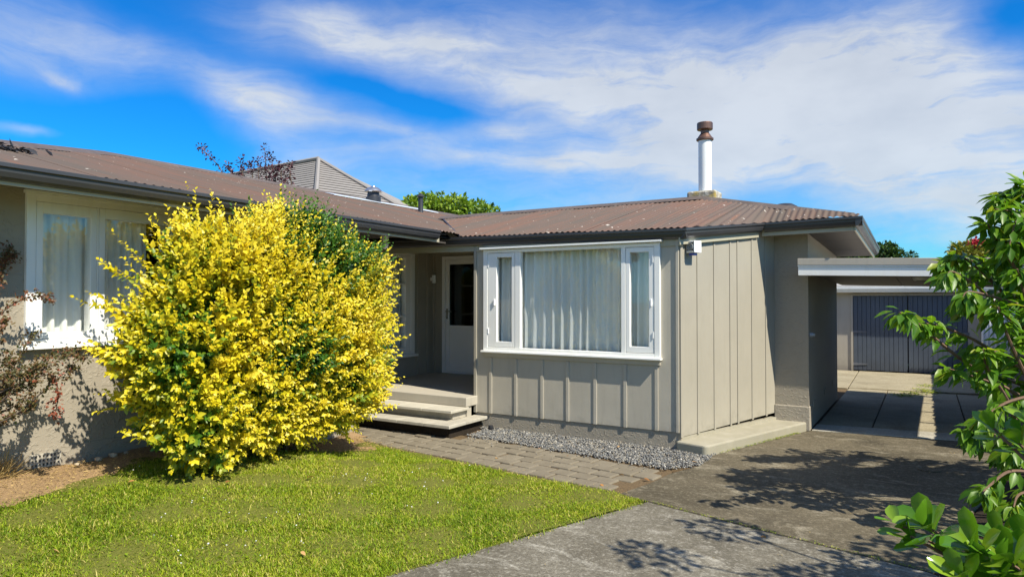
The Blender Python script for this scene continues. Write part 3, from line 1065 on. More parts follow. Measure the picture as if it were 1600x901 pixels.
def top_r(X):
    if X <= -2.86:
        return RY, RZ
    f = (X + 2.86) / (2.86 - .64)
    return RY + (9.13 - RY) * f, RZ + (2.71 - RZ) * f


def left_z(X, Y):
    e = EL(min(max(Y, 1), 8))
    return e + (3.76 - e) / 4.6 * (-5.4 - X)


# deck (also keeps daylight out of the rooms)
dk = MB()
zd = -.05
dk.add([(-7.9, RY, RZ + zd), (-2.86, RY, RZ + zd), (-2.27, 7.53, 2.5 + zd), (-5.3, 7.53, 2.53 + zd)], [(0, 1, 2, 3)])
dk.add([(-2.86, RY, RZ + zd), (-.67, 9.2, 2.69 + zd), (-1.76, 9.2, 2.68 + zd), (-2.27, 7.53, 2.5 + zd)], [(0, 1, 2, 3)])
dk.add([(-7.9, RY, RZ + zd), (-2.86, RY, RZ + zd), (-.67, 12.95, 2.56 + zd), (-5.4, 12.95, 2.56 + zd)], [(0, 3, 2, 1)])
dk.add([(-2.86, RY, RZ + zd), (-.67, 9.2, 2.69 + zd), (-.67, 12.95, 2.56 + zd)], [(0, 2, 1)])
dk.add([(-5.5, .75, 2.62 + zd), (-5.5, 7.5, 2.57 + zd), (-7.9, 10.2, 3.2 + zd), (-5.45, 12.9, 2.57 + zd), (-5.45, 16, 2.6 + zd), (-10, 14, 3.70 + zd), (-10, 5.3, 3.70 + zd)], [(0, 1, 2), (0, 2, 6), (2, 3, 4), (2, 4, 5), (2, 5, 6)])
dk.add([(-5.45, .75, 2.62 + zd), (-10, 5.3, 3.70 + zd), (-14.6, .75, 2.6 + zd)], [(0, 1, 2)])
dk.add([(-14.6, .75, 2.62 + zd), (-10, 5.3, 3.70 + zd), (-10, 14, 3.70 + zd), (-14.6, 16, 2.6 + zd)], [(0, 1, 2, 3)])
dk.add([(-5.45, 16, 2.6 + zd), (-10, 14, 3.70 + zd), (-14.6, 16, 2.6 + zd)], [(0, 2, 1)])
roof = dk.build('roof', 'ridge_metal', house)

PITCH_C = .076


def corr_sheet(lines, nrow=5, dz=0.0, amp=.0075):
    """lines: list of (bottom point, top point, phase)"""
    v, f = [], []
    for bpt, tpt, ph in lines:
        bpt, tpt = Vector(bpt), Vector(tpt)
        for r in range(nrow):
            p = bpt.lerp(tpt, r / (nrow - 1))
            v.append((p.x, p.y, p.z + dz + amp * math.cos(2 * PI * ph / PITCH_C)))
    m = len(lines)
    for i in range(m - 1):
        for r in range(nrow - 1):
            a = i * nrow + r
            f.append((a, a + nrow, a + nrow + 1, a + 1))
    return MB().add(v, f)


SHW = .684
STEP = PITCH_C / 7
# right wing, front slope
x = -7.66
k = 0
while x < -.68:
    xe = min(x + SHW + .03, -.66)
    L = []
    xx = x
    while xx <= xe:
        by_, bz = eave_r(xx)
        ty, tz = top_r(xx)
        if xx < -5.36:                                    # cut along the valley
            fy = 7.5 + (-5.36 - xx) / .859
            if fy > ty - .02:
                xx += STEP
                continue
            g = (fy - by_) / (ty - by_)
            by_, bz = fy, bz + (tz - bz) * g
        L.append(((xx, by_ - .006, bz + .001), (xx, ty, tz + .003), xx))
        xx += STEP
    if len(L) > 3:
        corr_sheet(L, 6, .007 * (k % 2)).build('roof_sheet', 'roof_iron', roof, smooth=True)
    x += SHW
    k += 1
# left wing, slope facing the garden
y = .78
k = 0
while y < 15.4:
    ye = y + SHW + .03
    L = []
    yy = y
    while yy <= ye:
        bx_ = -5.425
        if 7.5 < yy <= 10.2:
            bx_ = -5.36 - (yy - 7.5) * .859
        elif 10.2 < yy < 12.9:
            bx_ = -5.36 - (12.9 - yy) * .859
        tx = RIDGE_X if yy > RIDGE_YL else -5.4 - (yy - .7)
        if tx < bx_ - .03:
            L.append(((bx_, yy, left_z(bx_, yy) - .012), (tx, yy, left_z(tx, yy) + .006), yy))
        yy += STEP
    if len(L) > 3:
        corr_sheet(L, 6, .007 * (k % 2)).build('roof_sheet', 'roof_iron_side', roof, smooth=True)
    y += SHW
    k += 1


def ridge_cap(a, b, wdir1, wdir2, wd=1.0):
    a, b = Vector(a), Vector(b)
    m = MB()
    off = Vector((0, 0, .038))
    pr = []
    for p in (a, b):
        pr.append([p + Vector(wdir1) * .13 * wd, p + Vector(wdir1) * .05 * wd + off * .62, p + off * .95, p + Vector(wdir2) * .05 * wd + off * .62, p + Vector(wdir2) * .13 * wd, p - Vector((0, 0, .03))])
    n_ = 6
    m.add(pr[0] + pr[1], [tuple(range(n_))[::-1], tuple(range(n_, 2 * n_))] + [(i, (i + 1) % n_, n_ + (i + 1) % n_, n_ + i) for i in range(n_)])
    return m.build('ridge_cap', 'ridge_metal', roof, smooth=False)


for i in range(3):
    a = -7.72 + i * (4.86 / 3)
    ridge_cap((a, RY, RZ + .012), (a + 4.86 / 3 + .02, RY, RZ + .012 + .001 * i), (0, -1, -.22), (0, 1, -.22))
ridge_cap((-2.87, RY, RZ + .015), (-.73, 9.20, 2.708), (-.3, -.95, -.26), (.7, .7, -.24), .75)
for i in range(4):
    a = RIDGE_YL + i * 2.2
    ridge_cap((RIDGE_X, a, left_z(RIDGE_X, a) + .012), (RIDGE_X, a + 2.22, left_z(RIDGE_X, a + 2.2) + .012), (1, 0, -.24), (-1, 0, -.24))
ridge_cap((RIDGE_X, RIDGE_YL, left_z(RIDGE_X, 5.3) + .014), (-7.7, 3.0, left_z(-7.7, 3.0) + .014), (.7, .7, -.18), (-.7, -.7, -.18))
ridge_cap((-7.7, 3.0, left_z(-7.7, 3.0) + .012), (-5.45, .75, left_z(-5.45, .75) + .012), (.7, .7, -.18), (-.7, -.7, -.18))
# valley tray
MB().tube([(-5.37, 7.50, 2.552), (-7.66, 10.17, 3.19)], .012, 6).build('valley_flashing', 'black_metal', roof)
# pale flashing strip behind the vent on the left slope
MB().prism([(-9.62, 9.35, left_z(-9.62, 9) + .022), (-9.62, 12.6, left_z(-9.62, 12) + .03), (-9.86, 12.6, left_z(-9.86, 12) + .03), (-9.86, 9.35, left_z(-9.86, 9) + .022)], (0, 0, .012)).build('flashing_strip', 'flashing', roof)

GP = [(0, 0), (0, -.03), (.014, -.036), (.016, -.062), (.03, -.095), (.052, -.115), (.082, -.118), (.082, -.02), (.012, -.016), (.012, 0)]


def gutter(p0, p1, inward, sc_=1.0):
    g = MB().sweep(p0, p1, inward, [(d * sc_, z) for d, z in GP]).build('gutter', 'gutter_metal', roof, bevel=.003)
    return g


def fascia(p0, p1, inward, d0, d1, z0, z1, mat='cream_paint'):
    MB().sweep(p0, p1, inward, [(d0, z0), (d1, z0), (d1, z1), (d0, z1)]).build('fascia', mat, roof, bevel=.003)


gutter((-5.40, .70, EL(1)), (-5.40, 7.14, EL(7.14)), (-1, 0, 0), 1.15)
fascia((-5.40, .70, EL(1)), (-5.40, 7.22, EL(7.5)), (-1, 0, 0), .096, .12, -.142, -.03)
gutter((-6.95, 7.455, 2.553), (-2.27, 7.455, 2.488), (0, 1, 0))
fascia((-7.38, 7.455, 2.556), (-2.33, 7.455, 2.488), (0, 1, 0), .0825, .0985, -.19, -.03)
s2a, s2b = Vector((-2.262, 7.462, 2.492)), Vector((-1.745, 9.10, 2.676))
d2 = (s2b - s2a); d2.z = 0
in2 = Vector((-d2.y, d2.x, 0)).normalized()
gutter(s2a, s2b, in2)
fascia(s2a + Vector((0, 0, 0)), s2b + Vector((0, 0, 0)), in2, .083, .103, -.185, -.03)
gutter((-1.765, 9.10, 2.674), (-.635, 9.10, 2.693), (0, 1, 0))
fascia((-1.80, 9.10, 2.674), (-.735, 9.10, 2.693), (0, 1, 0), .083, .103, -.165, -.03)
gutter((-.632, 9.105, 2.694), (-.648, 13.0, 2.56), (-1, 0, 0))
fascia((-.632, 9.185, 2.694), (-.648, 13.0, 2.56), (-1, 0, 0), .083, .103, -.165, -.03)
# soffits
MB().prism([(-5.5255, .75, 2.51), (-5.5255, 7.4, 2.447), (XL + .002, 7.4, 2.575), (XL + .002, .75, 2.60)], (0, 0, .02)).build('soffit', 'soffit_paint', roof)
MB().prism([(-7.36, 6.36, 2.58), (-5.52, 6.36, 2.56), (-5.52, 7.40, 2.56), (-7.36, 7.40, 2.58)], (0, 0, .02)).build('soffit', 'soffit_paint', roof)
ysf = [9.205, 10.5, 11.8, 13.0]
for i in range(3):
    a, b = ysf[i] + .006, ysf[i + 1] - .006
    zz = lambda y: 2.566 - .036 * (y - 9.2)
    xl0 = -1.86 if i == 0 else XR + .002
    if i == 0:
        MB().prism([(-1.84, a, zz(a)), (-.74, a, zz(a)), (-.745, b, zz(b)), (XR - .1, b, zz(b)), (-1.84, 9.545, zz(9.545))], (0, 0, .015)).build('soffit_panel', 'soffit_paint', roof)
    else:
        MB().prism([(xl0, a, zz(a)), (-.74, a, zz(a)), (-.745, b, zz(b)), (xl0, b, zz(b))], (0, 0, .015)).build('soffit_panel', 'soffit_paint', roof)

# chimney
ch = MB()
cx0, cx1, cy0, cy1 = -3.10, -2.66, 10.25, 10.62
m = MB().box(cx0, cx1, cy0, cy1, 2.95, 3.335)
chim = m.build('chimney', 'chimney_stone', roof, bevel=.03)
fc = (-2.865, 10.42, 3.33)
MB().lathe(fc, [(.098, -.05), (.098, .80)], 24).build('flue_pipe', 'flue_paint', chim, smooth=True)
MB().lathe(fc, [(.115, .785), (.128, .795), (.128, .82), (.115, .825), (.075, .885), (.062, .90), (.062, .945), (.112, .95), (.118, .96), (.118, 1.05), (.112, 1.06), (.09, 1.065), (.03, 1.07)], 28).build('flue_cowl', 'cowl_metal', chim, smooth=False)
# dome vent just behind the right hip
MB().lathe((-1.75, 10.6, 2.93), [(.2, -.1), (.2, .06), (.17, .12), (.1, .16), (.03, .17)], 20).build('roof_vent', 'black_metal', roof, smooth=True)
# vents on the left slope
vz = left_z(-9.8, 10.6)
v1 = MB().lathe((-9.8, 10.62, vz), [(.16, -.05), (.155, .1), (.13, .115), (.12, .2)], 20).build('roof_vent', 'black_metal', roof, smooth=True)
MB().lathe((-9.8, 10.62, vz), [(.12, .2), (.175, .205), (.185, .225), (.17, .25), (.11, .30), (.06, .315), (.055, .33), (.01, .335)], 20).build('vent_cap', 'metal_silver', v1, smooth=True)
vz2 = left_z(-9.0, 11.18)
v2 = MB().lathe((-9.0, 11.18, vz2), [(.075, -.05), (.055, .02), (.05, .33)], 14).build('roof_vent', 'black_metal', roof, smooth=True)
MB().lathe((-9.0, 11.18, vz2), [(.085, .325), (.085, .335), (.01, .41)], 14).build('vent_cap', 'black_metal', v2)

# ------------------------------------------------------------------ curtains
def curtain(a, b, zb, zt, axis, base, label, npl, group, depth=.05, into=1):
    """pleated cloth from a to b along an axis; base = plane coordinate"""
    n_ = int(npl * 16)
    v, f = [], []
    rows_ = 10
    seed = random.uniform(0, 50)
    for j in range(rows_):
        fz = j / (rows_ - 1)
        z = zb + (zt - zb) * fz
        amp = depth * (.72 + .28 * (1 - fz))
        for i in range(n_ + 1):
            u = i / n_
            ph = u * npl * 2 * PI + .5 * math.sin(u * 9 + seed) + .25 * math.sin(z * 2 + u * 17 + seed)
            d = amp * (math.cos(ph) - .22 * math.cos(2 * ph)) * (1 + .2 * math.sin(u * 13 + seed))
            s_ = a + (b - a) * u + .006 * math.sin(ph * 2)
            p = (s_, base + into * d, z) if axis == 'x' else (base - into * d, s_, z)
            v.append(p)
    for j in range(rows_ - 1):
        for i in range(n_):
            o_ = j * (n_ + 1) + i
            f.append((o_, o_ + 1, o_ + n_ + 2, o_ + n_ + 1))
    o = MB().add(v, f).build('curtain', 'curtain_cloth', None, smooth=True)
    sl = o.modifiers.new('thickness', 'SOLIDIFY')
    sl.thickness = .004
    return tag(o, label, 'curtain', group)


curtain(-5.0, -3.60, .95, 2.42, 'x', YF + .15, 'left drape of the pale pleated pair behind the wide three-part front window', 11, 'curtains behind the windows', .05)
curtain(-3.62, -2.5, .95, 2.42, 'x', YF + .155, 'right drape of the pale pleated pair behind the wide three-part front window', 8.5, 'curtains behind the windows', .05)
curtain(2.66, 3.75, 1.2, 2.52, 'y', XL - .19, 'pale net curtain behind the window half hidden by the golden shrub', 10, 'curtains behind the windows', .03)
curtain(3.9, 4.8, 1.2, 2.52, 'y', XL - .22, 'curtain end behind the golden shrub at the far side of its window', 8, 'curtains behind the windows', .03)
curtain(8.40, 8.98, .8, 2.46, 'y', XP - .18, 'grey curtain behind the small-paned porch window', 6, 'curtains behind the windows', .04)
curtain(7.55, 8.12, .8, 2.46, 'y', XP - .18, 'curtain at the end of the porch window nearest the golden shrub', 6, 'curtains behind the windows', .04)
# unseen partitions behind the rooms, coloured dark to stand for the unlit interior
MB().box(-5.04, -2.0, 9.2, 9.25, .2, 2.5).build('partition', 'unlit_inside', house)
MB().box(-8.6, -8.55, 6.36, 9.55, .2, 2.5).build('partition', 'unlit_inside', house)
MB().box(-8.0, -7.95, 1.95, 6.2, .2, 2.5).build('partition', 'unlit_inside', house)
MB().box(-7.5, -6.1, 10.4, 10.45, .2, 2.5).build('partition', 'unlit_inside', house)

# ------------------------------------------------------------------ small fittings
al = thing('alarm_box', lit_pt(.24, .05, 2.22), 'small white siren box high on the sunlit side wall under the gutter', 'alarm')
q = lambda s0, s1, o0, o1, z0, z1: MB().prism([lit_pt(s0, o0, z0), lit_pt(s1, o0, z0), lit_pt(s1, o1, z0), lit_pt(s0, o1, z0)], (0, 0, z1 - z0))
q(.115, .25, .012, .125, 2.225, 2.36).build('casing', 'pvc_white', al, bevel=.006)
q(.108, .1145, .024, .112, 2.235, 2.35).build('grille', 'black_metal', al)
g2 = MB()
for r in (.012, .026, .04):
    for k in range(20):
        a = 2 * PI * k / 20
        a2 = 2 * PI * (k + 1) / 20
        pts = [lit_pt(.1055, .068 + r * math.cos(a), 2.292 + r * math.sin(a)), lit_pt(.1055, .068 + r * math.cos(a2), 2.292 + r * math.sin(a2))]
        g2.tube(pts, .0038, 5)
g2.build('grille_rings', 'grey_plastic', al)
for z in (2.24, 2.345):
    q(.104, .108, .03, .105, z - .004, z + .004).build('grille_bar', 'pvc_white', al)
q(.13, .205, .04, .10, 2.196, 2.2245).build('strobe_lens', 'blue_plastic', al, bevel=.005)

sc_ = thing('security_camera', (-5.95, 6.66, 2.56), 'small white dome camera under the dark eave above the shrub', 'camera')
MB().lathe((-5.95, 6.66, 2.425), [(.05, .155), (.05, .03), (.04, .02)], 16).build('mount', 'pvc_white', sc_, smooth=True)
s_ = MB()
s_.lathe((-5.95, 6.66, 2.39), [(.01, -.045), (.035, -.035), (.05, -.01), (.052, .01), (.045, .03), (.03, .045)], 16)
s_.build('housing', 'pvc_white', sc_, smooth=True)
MB().lathe((-5.915, 6.60, 2.38), [(.005, -.02), (.018, -.01), (.018, .01), (.005, .02)], 12).build('lens', 'black_metal', sc_, smooth=True)

wl = thing('wall_light', (-7.40, 9.50, 1.98), 'small white cylinder light in the corner beside the front door', 'light')
MB().lathe((-7.34, 9.49, 1.98), [(.035, 0), (.036, .01), (.036, .13), (.034, .14)], 16).build('lamp_body', 'pvc_white', wl, smooth=True)
MB().box(-7.398, -7.37, 9.46, 9.52, 2.02, 2.08).build('bracket', 'pvc_white', wl)

# ------------------------------------------------------------------ carport
cp = thing('carport', (0, 11.4, 0), 'flat-roofed carport with white and beige fascia joined to the house', 'carport')
sl_ = lambda x, y: -.026 * (x + 1.37) - .018 * (y - 9.2)


def cslab(x0, x1, y0, y1, z0, z1):
    P = [(x0, y0), (x1, y0), (x1, y1), (x0, y1)]
    vs = [(x, y, z0 + sl_(x, y)) for x, y in P] + [(x, y, z1 + sl_(x, y)) for x, y in P]
    return MB().add(vs, [(3, 2, 1, 0), (4, 5, 6, 7), (0, 1, 5, 4), (1, 2, 6, 5), (2, 3, 7, 6), (3, 0, 4, 7)])


cslab(-1.296, 1.58, 9.255, 13.7, 2.06, 2.16).build('roof_deck', 'plastic_roof_grey', cp)
cslab(-1.375, 1.585, 9.20, 9.252, 2.128, 2.212).build('fascia_top', 'garage_wall_paint', cp, bevel=.004)
cslab(-1.375, 1.585, 9.205, 9.25, 2.112, 2.1265).build('fascia_bead', 'white_paint', cp)
cslab(-1.37, 1.58, 9.215, 9.25, 2.0, 2.111).build('fascia', 'white_paint', cp, bevel=.003)
for i in range(3):
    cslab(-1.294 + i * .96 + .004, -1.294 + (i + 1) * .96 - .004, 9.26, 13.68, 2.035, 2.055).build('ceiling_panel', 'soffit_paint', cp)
for y in (10.5, 11.6, 12.6, 13.5):
    cslab(1.2, 2.15, y, y + .05, 2.165, 2.23).build('rafter', 'fence_wood', cp)
for y in (9.3, 13.55):
    MB().box(1.46, 1.55, y, y + .09, 0, 2.0).build('post', 'white_paint', cp)
dl = thing('ceiling_light', (-.042, 10.17, 1.97), 'round light fitting under the carport ceiling', 'light')
zz_ = 2.035 + sl_(-.042, 10.17)
MB().lathe((-.042, 10.17, zz_ - .055), [(.03, 0), (.085, .01), (.10, .035), (.10, .054)], 20).build('lamp_body', 'grey_plastic', dl, smooth=True)
MB().lathe((-.042, 10.17, zz_ - .062), [(.02, 0), (.06, .003), (.065, .008)], 16).build('lamp_lens', 'black_metal', dl)

# ------------------------------------------------------------------ garage
gr = thing('garage', (0, 19.5, 0), 'low detached garage with dark blue boarded double doors', 'garage')
YG = 18.2
us = [-1.845, -1.50, .80, 3.4]
zs = [-.1, 0.0, 1.80, 1.98]
gridwall(us, zs, lambda i, j: not (i == 1 and j < 2), YG, YG + .12, lambda u, t, z: (u, t, z)).build('wall', 'garage_wall_paint', gr)
MB().box(-1.845, -1.73, YG + .121, 22, -.1, 1.98).box(3.3, 3.4, YG + .121, 22, -.1, 1.98).box(-1.73, 3.3, 21.9, 22, -.1, 1.98).build('wall', 'garage_wall_paint', gr)
MB().box(-1.535, -1.49, YG - .02, YG - .001, 0, 1.82).box(-1.49, .84, YG - .02, YG - .001, 1.785, 1.82).build('door_frame', 'garage_wall_paint', gr)
for x0, x1 in ((-1.487, -.365), (-.345, .795)):
    n_ = 12
    wb = (x1 - x0) / n_
    leaf = MB().box(x0, x1, YG + .032, YG + .05, .02, 1.78).build('garage_door', 'garage_door_paint', gr)
    for i in range(n_):
        MB().box(x0 + i * wb + .004, x0 + (i + 1) * wb - .004, YG + .006 + random.uniform(-.002, .002), YG + .031, .02 + random.uniform(-.006, .006), 1.778).build('board', 'garage_door_paint', leaf, bevel=.004)
    hx = x0 if x0 < -1 else x1
    dd = 1 if x0 < -1 else -1
    for z in (.16, .93):
        MB().prism([(hx - .03 * dd, YG - .006, z - .03), (hx + .02 * dd, YG - .006, z - .03), (hx + .3 * dd, YG - .006, z - .008), (hx + .3 * dd, YG - .006, z + .012), (hx + .02 * dd, YG - .006, z + .03), (hx - .03 * dd, YG - .006, z + .03)], (0, .010, 0)).build('hinge', 'hinge_metal', leaf)
MB().prism([(-2.05, YG - .16, 1.98), (3.6, YG - .16, 1.98), (3.6, 22.2, 2.35), (-2.05, 22.2, 2.35)], (0, 0, .04)).build('roof', 'plastic_roof_grey', gr)
MB().sweep((-2.05, YG - .26, 1.995), (3.6, YG - .26, 1.995), (0, 1, 0), [(0, 0), (0, -.05), (.02, -.09), (.04, -.135), (.1, -.135), (.1, -.01)]).build('gutter', 'white_paint', gr)
MB().box(-2.03, 3.58, YG - .158, YG - .001, 1.86, 1.975).build('fascia', 'garage_wall_paint', gr)

# white corrugated sheet leaning beyond the doors
L = [((1.02 + i * .0127, YG - .35, 1.22), (1.02 + i * .0127, YG - .35, 1.78), i * .0127) for i in range(60)]
sh = MB()
v, f = [], []
for i in range(60):
    xx = 1.02 + i * .0127
    yy = YG - .4 + .012 * math.cos(2 * PI * i / 6)
    v += [(xx, yy, 0.02), (xx, yy + .02, 1.72)]
for i in range(59):
    f.append((2 * i, 2 * i + 2, 2 * i + 3, 2 * i + 1))
o = tag(MB().add(v, f).build('corrugated_sheet', 'white_paint', smooth=True), 'white corrugated sheet standing behind the leaves right of the garage doors', 'metal sheet')
m_ = o.modifiers.new('thickness', 'SOLIDIFY')
m_.thickness = .003

# ------------------------------------------------------------------ fences
fe = thing('paling_fence', (1.67, 13, 0), 'tall weathered timber boundary fence behind the leafy tree on the right', 'fence')
me2 = bpy.data.meshes.new('paling')
me2.from_pydata([(x, y, z) for x in (-.012, .012) for y in (-.07, .07) for z in (0, 1.84)], [], [(0, 1, 3, 2), (4, 6, 7, 5), (0, 4, 5, 1), (2, 3, 7, 6), (0, 2, 6, 4), (1, 5, 7, 3)])
me2.materials.append(MATS['fence_wood'])
yy = 9.0
while yy < 18.1:
    piece('paling', me2, fe, (1.67 + random.uniform(-.004, .004), yy, random.uniform(-.03, .01)))
    yy += .146
for z in (.4, 1.4):
    MB().box(1.69, 1.74, 8.95, 18.1, z, z + .09).build('rail', 'fence_wood', fe)

f2 = thing('slat_fence', (-2.6, 21, 0), 'pale slatted fence glimpsed between the carport wall and the garage', 'fence')
for z in (.35, .75, 1.1, 1.5, 1.85):
    MB().box(-6.5, -1.9, 21, 21.04, z, z + .28).build('slat', 'garage_wall_paint', f2)
for x in (-6.4, -4.2, -2.0):
    MB().box(x, x + .1, 21.041, 21.12, 0, 2.2).build('post', 'fence_wood', f2)


# ------------------------------------------------------------------ foliage helpers
def unit(a):
    return a / np.maximum(np.linalg.norm(a, axis=-1, keepdims=True), 1e-9)


LEAF6 = [(0, 0, 0), (.38, .5, .12), (.42, 0, -.02), (.38, -.5, .12), (.72, .33, .06), (.72, -.33, .06), (1, 0, -.08)]
LEAF6F = [(0, 2, 1), (0, 3, 2), (1, 2, 4), (2, 3, 5), (2, 6, 4), (2, 5, 6)]


def leaves_arrays(P, D, Nn, ln, wd, tint, curl=.0):
    D = unit(D)
    Sd = unit(np.cross(Nn, D))
    Up = np.cross(D, Sd)
    T = np.array(LEAF6)
    n_ = len(P)
    v = P[:, None, :] + D[:, None, :] * (T[None, :, 0:1] * ln[:, None, None]) + Sd[:, None, :] * (T[None, :, 1:2] * wd[:, None, None]) + Up[:, None, :] * ((T[None, :, 2:3] - curl * T[None, :, 0:1] ** 2) * wd[:, None, None])
    f = (np.array(LEAF6F)[None] + (np.arange(n_) * 7)[:, None, None]).reshape(-1, 3)
    return v.reshape(-1, 3), f, np.repeat(tint, 7)


def leaf_obj_mesh(name, mat, l, w_, curl=.3, seg=4, tint=None):
    """one leaf along +x, face up +z"""
    v, f = [], []
    for i in range(seg + 1):
        t = i / seg
        half = w_ / 2 * math.sin(PI * min(1, t ** .75 * .98 + .02)) if 0 < t < 1 else 0.0
        x, z = l * (t - .12 * curl * t * t), -curl * l * .35 * t * t
        v += [(x, -half, z + half * .35), (x, 0, z), (x, half, z + half * .35)]
    for i in range(seg):
        a = i * 3
        f += [(a, a + 3, a + 4, a + 1), (a + 1, a + 4, a + 5, a + 2)]
    me = bpy.data.meshes.new(name)
    me.from_pydata(v, [], f)
    me.polygons.foreach_set('use_smooth', [True] * len(f))
    if tint is not None:
        a = me.attributes.new('tint', 'FLOAT', 'POINT')
        a.data.foreach_set('value', [tint] * len(v))
    me.materials.append(MATS[mat])
    return me


def frame(d, n_):
    d = Vector(d).normalized()
    y = Vector(n_).cross(d).normalized()
    z = d.cross(y)
    return Matrix((d, y, z)).transposed()


def view_dist(P):
    return np.linalg.norm(P - np.array([0, 0, CAM_H]), axis=1)


# ------------------------------------------------------------------ golden shrub
def shoots_on(Cs, D, Ls, nleaf, size, tint0, tint1, spread=.75, rows_op=True):
    """leaves in opposite pairs along straight shoots; arrays out"""
    n_ = len(Cs)
    t = (np.arange(nleaf) + .5) / nleaf
    up = np.array([0, 0, 1.0])
    a = unit(np.cross(D, up + rng.normal(0, .3, (n_, 3))))
    b = np.cross(D, a)
    base = Cs[:, None, :] + D[:, None, :] * (Ls[:, None] * t[None])[:, :, None] + up[None, None] * (.22 * Ls[:, None] * t[None] ** 2)[:, :, None]
    ph = rng.uniform(0, 2 * PI, n_)[:, None] + (np.arange(nleaf) // 2 * PI / 2 + np.arange(nleaf) % 2 * PI)[None] + rng.normal(0, .35, (n_, nleaf))
    rad = a[:, None, :] * np.cos(ph)[:, :, None] + b[:, None, :] * np.sin(ph)[:, :, None]
    dirs = unit(rad * spread + D[:, None, :] * (.55 + .5 * t[None, :, None]) + rng.normal(0, .18, (n_, nleaf, 3)))
    nr = unit(D[:, None, :] * .7 + np.array([.62, -.35, .62]) - rad * .12 + rng.normal(0, .28, (n_, nleaf, 3)))
    sz = size[:, None] * (1 - .45 * t[None] ** 2) * rng.uniform(.75, 1.2, (n_, nleaf))
    ti = np.clip(tint0[:, None] + (tint1 - tint0)[:, None] * t[None] + rng.normal(0, .07, (n_, nleaf)), 0, 1)
    return base.reshape(-1, 3), dirs.reshape(-1, 3), nr.reshape(-1, 3), sz.ravel(), ti.ravel()


